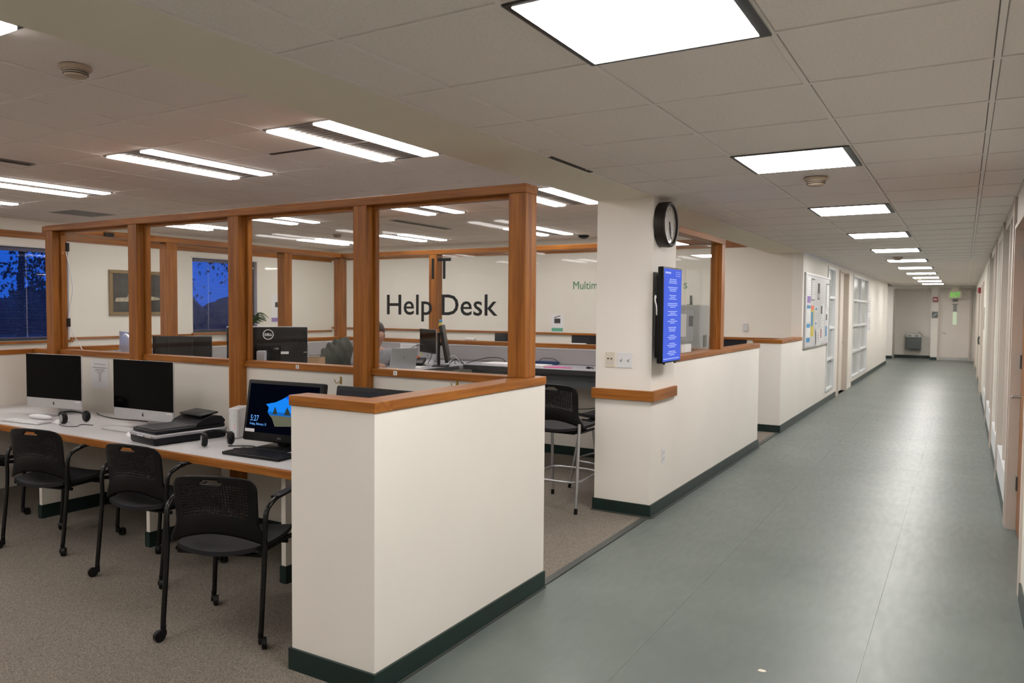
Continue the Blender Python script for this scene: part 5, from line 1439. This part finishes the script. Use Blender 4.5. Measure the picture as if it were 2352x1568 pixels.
# ------------------------------------------------------------------ notice board and its notices
BYC, BZC = 13.16, 1.615
t = thing('notice_board', 'large pin board in aluminium frame on the corridor wall', 'notice board', (FW, BYC, BZC))
t.rotation_euler = (0, 0, R(90))
MB().box(-1.16, 1.16, -0.018, -0.0005, -0.54, 0.54).build('board', M['white_lam'], t)
for (a, b, c, d_) in ((-1.19, 1.19, 0.54, 0.57), (-1.19, 1.19, -0.57, -0.54), (-1.19, -1.16, -0.54, 0.54), (1.16, 1.19, -0.54, 0.54)):
    MB().rbox(a, b, -0.03, -0.0005, c, d_, 0.003).build('frame_bar', M['alu'], t)
NB = [(-1.00, -0.72, 0.12, 0.50, 'white', 'tall white notice with purple foot, top left of the pin board', (('purple', -0.14, 0.14, 0.0, 0.10),)),
      (-0.66, -0.36, 0.16, 0.50, 'paper', 'white notice with dark border in the top row of the pin board', (('ink', -0.15, 0.15, 0.32, 0.335), ('ink', -0.15, 0.15, 0.0, 0.012), ('ink', -0.15, -0.14, 0.0, 0.33))),
      (-1.02, -0.72, -0.16, 0.08, 'paper', 'blue headed notice at the left middle of the pin board', (('blue_print', -0.15, 0.15, 0.19, 0.24),)),
      (-1.02, -0.72, -0.48, -0.20, 'paper', 'blue banded notice at the bottom left of the pin board', (('blue_print', -0.15, 0.15, 0.22, 0.28), ('blue_print', -0.15, 0.15, 0.0, 0.07))),
      (-0.66, -0.40, -0.40, 0.08, 'yellow', 'yellow and grey notice with orange head on the pin board', (('orange', -0.13, 0.13, 0.41, 0.48), ('blue_print', -0.12, 0.06, 0.16, 0.38))),
      (-0.05, 0.12, 0.18, 0.44, 'ink', 'narrow dark picture card near the top middle of the pin board', (('paper', -0.05, 0.03, 0.02, 0.10),)),
      (-0.30, -0.06, -0.02, 0.08, 'paper', 'small white slip with blue mark at the middle of the pin board', (('blue_print', -0.06, 0.08, 0.03, 0.07),)),
      (-0.30, -0.06, -0.26, -0.14, 'paper', 'white slip with blue line below the middle of the pin board', (('blue_print', -0.08, 0.06, 0.04, 0.07),)),
      (-0.20, 0.20, -0.56, -0.30, 'paper', 'white sheet hanging over the lower frame of the pin board', (('red', -0.02, 0.0, 0.10, 0.20),)),
      (0.25, 0.62, -0.50, 0.10, 'white', 'tall white poster with dark photo head right of middle on the pin board', (('ink', -0.15, -0.02, 0.45, 0.58), ('red', -0.16, -0.06, 0.05, 0.20))),
      (0.80, 1.12, 0.05, 0.46, 'paper', 'white bordered sheet at the top right of the pin board', (('ink', -0.16, -0.14, 0.0, 0.41), ('ink', -0.16, 0.16, 0.395, 0.41))),
      (0.78, 1.12, -0.46, 0.0, 'white', 'white leaflet with dark blocks at the lower right of the pin board', (('ink', -0.12, 0.0, 0.30, 0.40), ('blue_print', -0.15, 0.0, 0.02, 0.20)))]
for i, (x0, x1, z0, z1, mat, lab, extra) in enumerate(NB):
    n = thing('notice', lab, 'notice', (FW+(0.0312 if i == 8 else 0.0185+0.0004*(i % 3)), BYC+(x0+x1)/2, BZC+z0), group='notices on the pin board')
    n.rotation_euler = (0, 0, R(90))
    MB().box(-(x1-x0)/2, (x1-x0)/2, -0.0012, -0.0003, 0, z1-z0).build('sheet', M[mat], n)
    for (m, a, b, c, d_) in extra: MB().box(a, b, -0.0022, -0.0013, c, d_).build('printed_block', M[m], n)
    if mat in ('paper', 'white'):
        mb = MB()
        for k in range(int((z1-z0)/0.035)): mb.box(-(x1-x0)/2+0.04, (x1-x0)/2-0.05-0.03*((k*7+i) % 3), -0.00185, -0.00125, 0.02+k*0.035, 0.026+k*0.035)
        tag(mb.build('print_lines', M['grey_pl'], n), kind='stuff')
for k, (y, z, lab) in enumerate(((21.0, 1.55, 'upper white sheet on the far left corridor wall'), (21.1, 1.12, 'lower white sheet on the far left corridor wall'))):
    n = thing('notice', lab, 'notice', (FW+0.001, y, z), group='sheets on the far wall'); n.rotation_euler = (0, 0, R(90))
    MB().box(-0.4, 0.4, -0.002, -0.0003, 0, 0.40).build('sheet', M['paper'], n)
    mb = MB()
    for j in range(6): mb.box(-0.32, 0.3-0.1*(j % 3), -0.0030, -0.0021, 0.05+j*0.05, 0.065+j*0.05)
    tag(mb.build('print_lines', M['grey_pl'], n), kind='stuff')

# ------------------------------------------------------------------ behind the small window: grey cabinet, leaflet holder
t = thing('key_cabinet', 'tall grey cabinet with pinned papers seen through the small window', 'cabinet', (-2.83, 8.75, 0.004))
MB().rbox(-0.26, 0.26, -0.20, 0.20, 0, 1.665, 0.02, 3).build('body', M['grey_pl'], t, smooth=40)
MB().rbox(-0.22, 0.20, -0.212, -0.2005, 1.25, 1.60, 0.004).build('upper_door', M['grey_lam'], t)
MB().rbox(-0.22, 0.20, -0.212, -0.2005, 0.75, 1.18, 0.004).build('lower_door', M['grey_fabric'], t)
MB().box(0.02, 0.11, -0.2135, -0.2125, 1.30, 1.56).build('pinned_sheet', M['paper'], t)
MB().box(0.14, 0.19, -0.2135, -0.2125, 1.42, 1.54).build('pinned_card', M['ink'], t)
MB().box(0.06, 0.16, -0.2135, -0.2125, 0.95, 1.15).build('pinned_sheet', M['paper'], t)
MB().cyl((0.10, 0, 1.664), (0.10, 0, 1.70), 0.012, n=10).build('top_knob', M['black'], t)
MB().rbox(0.2605, 0.275, -0.05, 0.05, 1.18, 1.32, 0.004).build('side_latch', M['black'], t)
t = thing('coat_hook', 'dark brown bracket on the wall behind the grey cabinet', 'bracket', (-2.58, 8.96, 1.58))
t.location = (-3.68, BY, 1.54)
MB().box(-0.05, -0.02, -0.03, -0.0005, 0.0, 0.30).build('upright', M['clock_body'], t)
MB().box(-0.10, -0.0505, -0.03, -0.0005, 0.12, 0.16).build('crossbar', M['clock_body'], t)
t = thing('leaflet_holder', 'clear plastic leaflet tray with papers on the oak cap behind the window', 'tray', (-2.105-0.03, 6.75, CAPZ))
MB().box(-0.03, 0.02, -0.20, 0.20, 0, 0.006).build('tray_base', M['glass'], t)
MB().box(-0.03, -0.026, -0.20, 0.20, 0.0065, 0.10).build('tray_back', M['glass'], t)
MB().box(-0.0255, 0.0, -0.16, 0.12, 0.0065, 0.075).build('leaflets', M['paper'], t)

# ------------------------------------------------------------------ corridor end
t = thing('drinking_fountain', 'wall-hung steel drinking fountain in the alcove at the corridor end', 'drinking fountain', (-1.48, AY, 0.32))
MB().rbox(-0.235, 0.235, -0.32, -0.001, 0.0, 0.40, 0.01).build('lower_housing', M['dark_steel'], t)
MB().rbox(-0.24, 0.24, -0.34, -0.001, 0.4005, 0.54, 0.015).build('basin', M['steel'], t)
for x in (-0.12, 0.10): MB().box(x-0.06, x+0.06, -0.343, -0.3405, 0.44, 0.48).build('push_bar', M['dark_steel'], t)
mb = MB(); mb.tube(curve_pts([(0.18,-0.14,0.54), (0.18,-0.16,0.60), (0.16,-0.20,0.60)]), 0.010, 8); mb.build('spout', M['steel'], t, smooth=60)
for k in range(6): MB().box(-0.20, 0.20, -0.3225, -0.3205, 0.05+k*0.05, 0.062+k*0.05).build('louver_slat', M['steel_grey'], t)
t = thing('exit_sign', 'green lit EXIT sign hanging before the end door', 'exit sign', (-0.262, 28.8, 2.06))
MB().rbox(-0.17, 0.17, -0.008, 0.008, 0, 0.24, 0.004).build('panel', M['cream_pl'], t)
text_obj('EXIT', 0.225, M['exit_green'], t, 'lettering', 0.001, loc=(0, -0.010, 0.035), rot=(PI/2, 0, 0), sx=0.62, offset=0.001)
MB().rbox(-0.10, 0.10, -0.03, 0.03, 0.2405, HC-2.06-0.0005, 0.004).build('ceiling_mount', M['cream_pl'], t)
t = thing('fire_alarm', 'red fire alarm strobe on the pilaster at the corridor end', 'fire alarm', (-0.837, YE, 1.945))
MB().rbox(-0.075, 0.075, -0.05, -0.0005, 0, 0.16, 0.008).build('box', M['red'], t)
MB().rbox(-0.05, 0.05, -0.06, -0.0505, 0.055, 0.105, 0.004).build('strobe', M['white'], t)
t = thing('stair_sign', 'dark square stair sign on the pilaster at the corridor end', 'sign', (-0.837, YE, 1.41))
MB().box(-0.09, 0.09, -0.008, -0.0005, 0, 0.21).build('plate', M['dark_steel'], t)
mb = MB(); mb.M = Matrix.Translation((-0.055,-0.0095,0.055)) @ Matrix.Rotation(R(-42), 4, 'Y'); mb.box(0, 0.15, 0, 0.0012, -0.008, 0.008); mb.build('stair_mark', M['white'], t)
t = thing('fire_alarm', 'red alarm horn high on the right wall far along the corridor', 'fire alarm', (RX, 20.7, 2.05)); t.rotation_euler = (0, 0, R(-90))
MB().rbox(-0.10, 0.10, -0.06, -0.0005, 0, 0.13, 0.008).build('box', M['red'], t)
MB().rbox(-0.05, 0.05, -0.07, -0.0605, 0.03, 0.09, 0.004).build('strobe', M['white'], t)
t = thing('wall_phone', 'black wall phone low on the right wall far along the corridor', 'phone', (RX, 18.75, 0.92)); t.rotation_euler = (0, 0, R(-90))
MB().rbox(-0.06, 0.06, -0.03, -0.0005, 0, 0.20, 0.01).build('base', M['black'], t)
mb = MB(); mb.tube(curve_pts([(-0.02,-0.040,0.02), (-0.02,-0.050,0.10), (-0.02,-0.040,0.18)]), 0.012, 8); mb.build('handset', M['black'], t, smooth=60)
o = MB().rbox(-0.01, 0, -0.05, 0.05, -0.20, 0.20, 0.002).build('room_sign', M['grey_pl'], loc=(RX, 16.4, 1.50)); tag(o, 'slim grey room sign on the right wall between two glazed bays and a door', 'sign')
o = MB().prism([(-0.018,-0.010), (0.004,-0.014), (0.020,-0.002), (0.010,0.012), (-0.012,0.010)], 0, 0.0015).build('paper_scrap', M['cream_pl'], loc=(-0.726, 3.485, 0.0)); tag(o, 'tiny pale scrap lying on the green corridor floor', 'scrap')
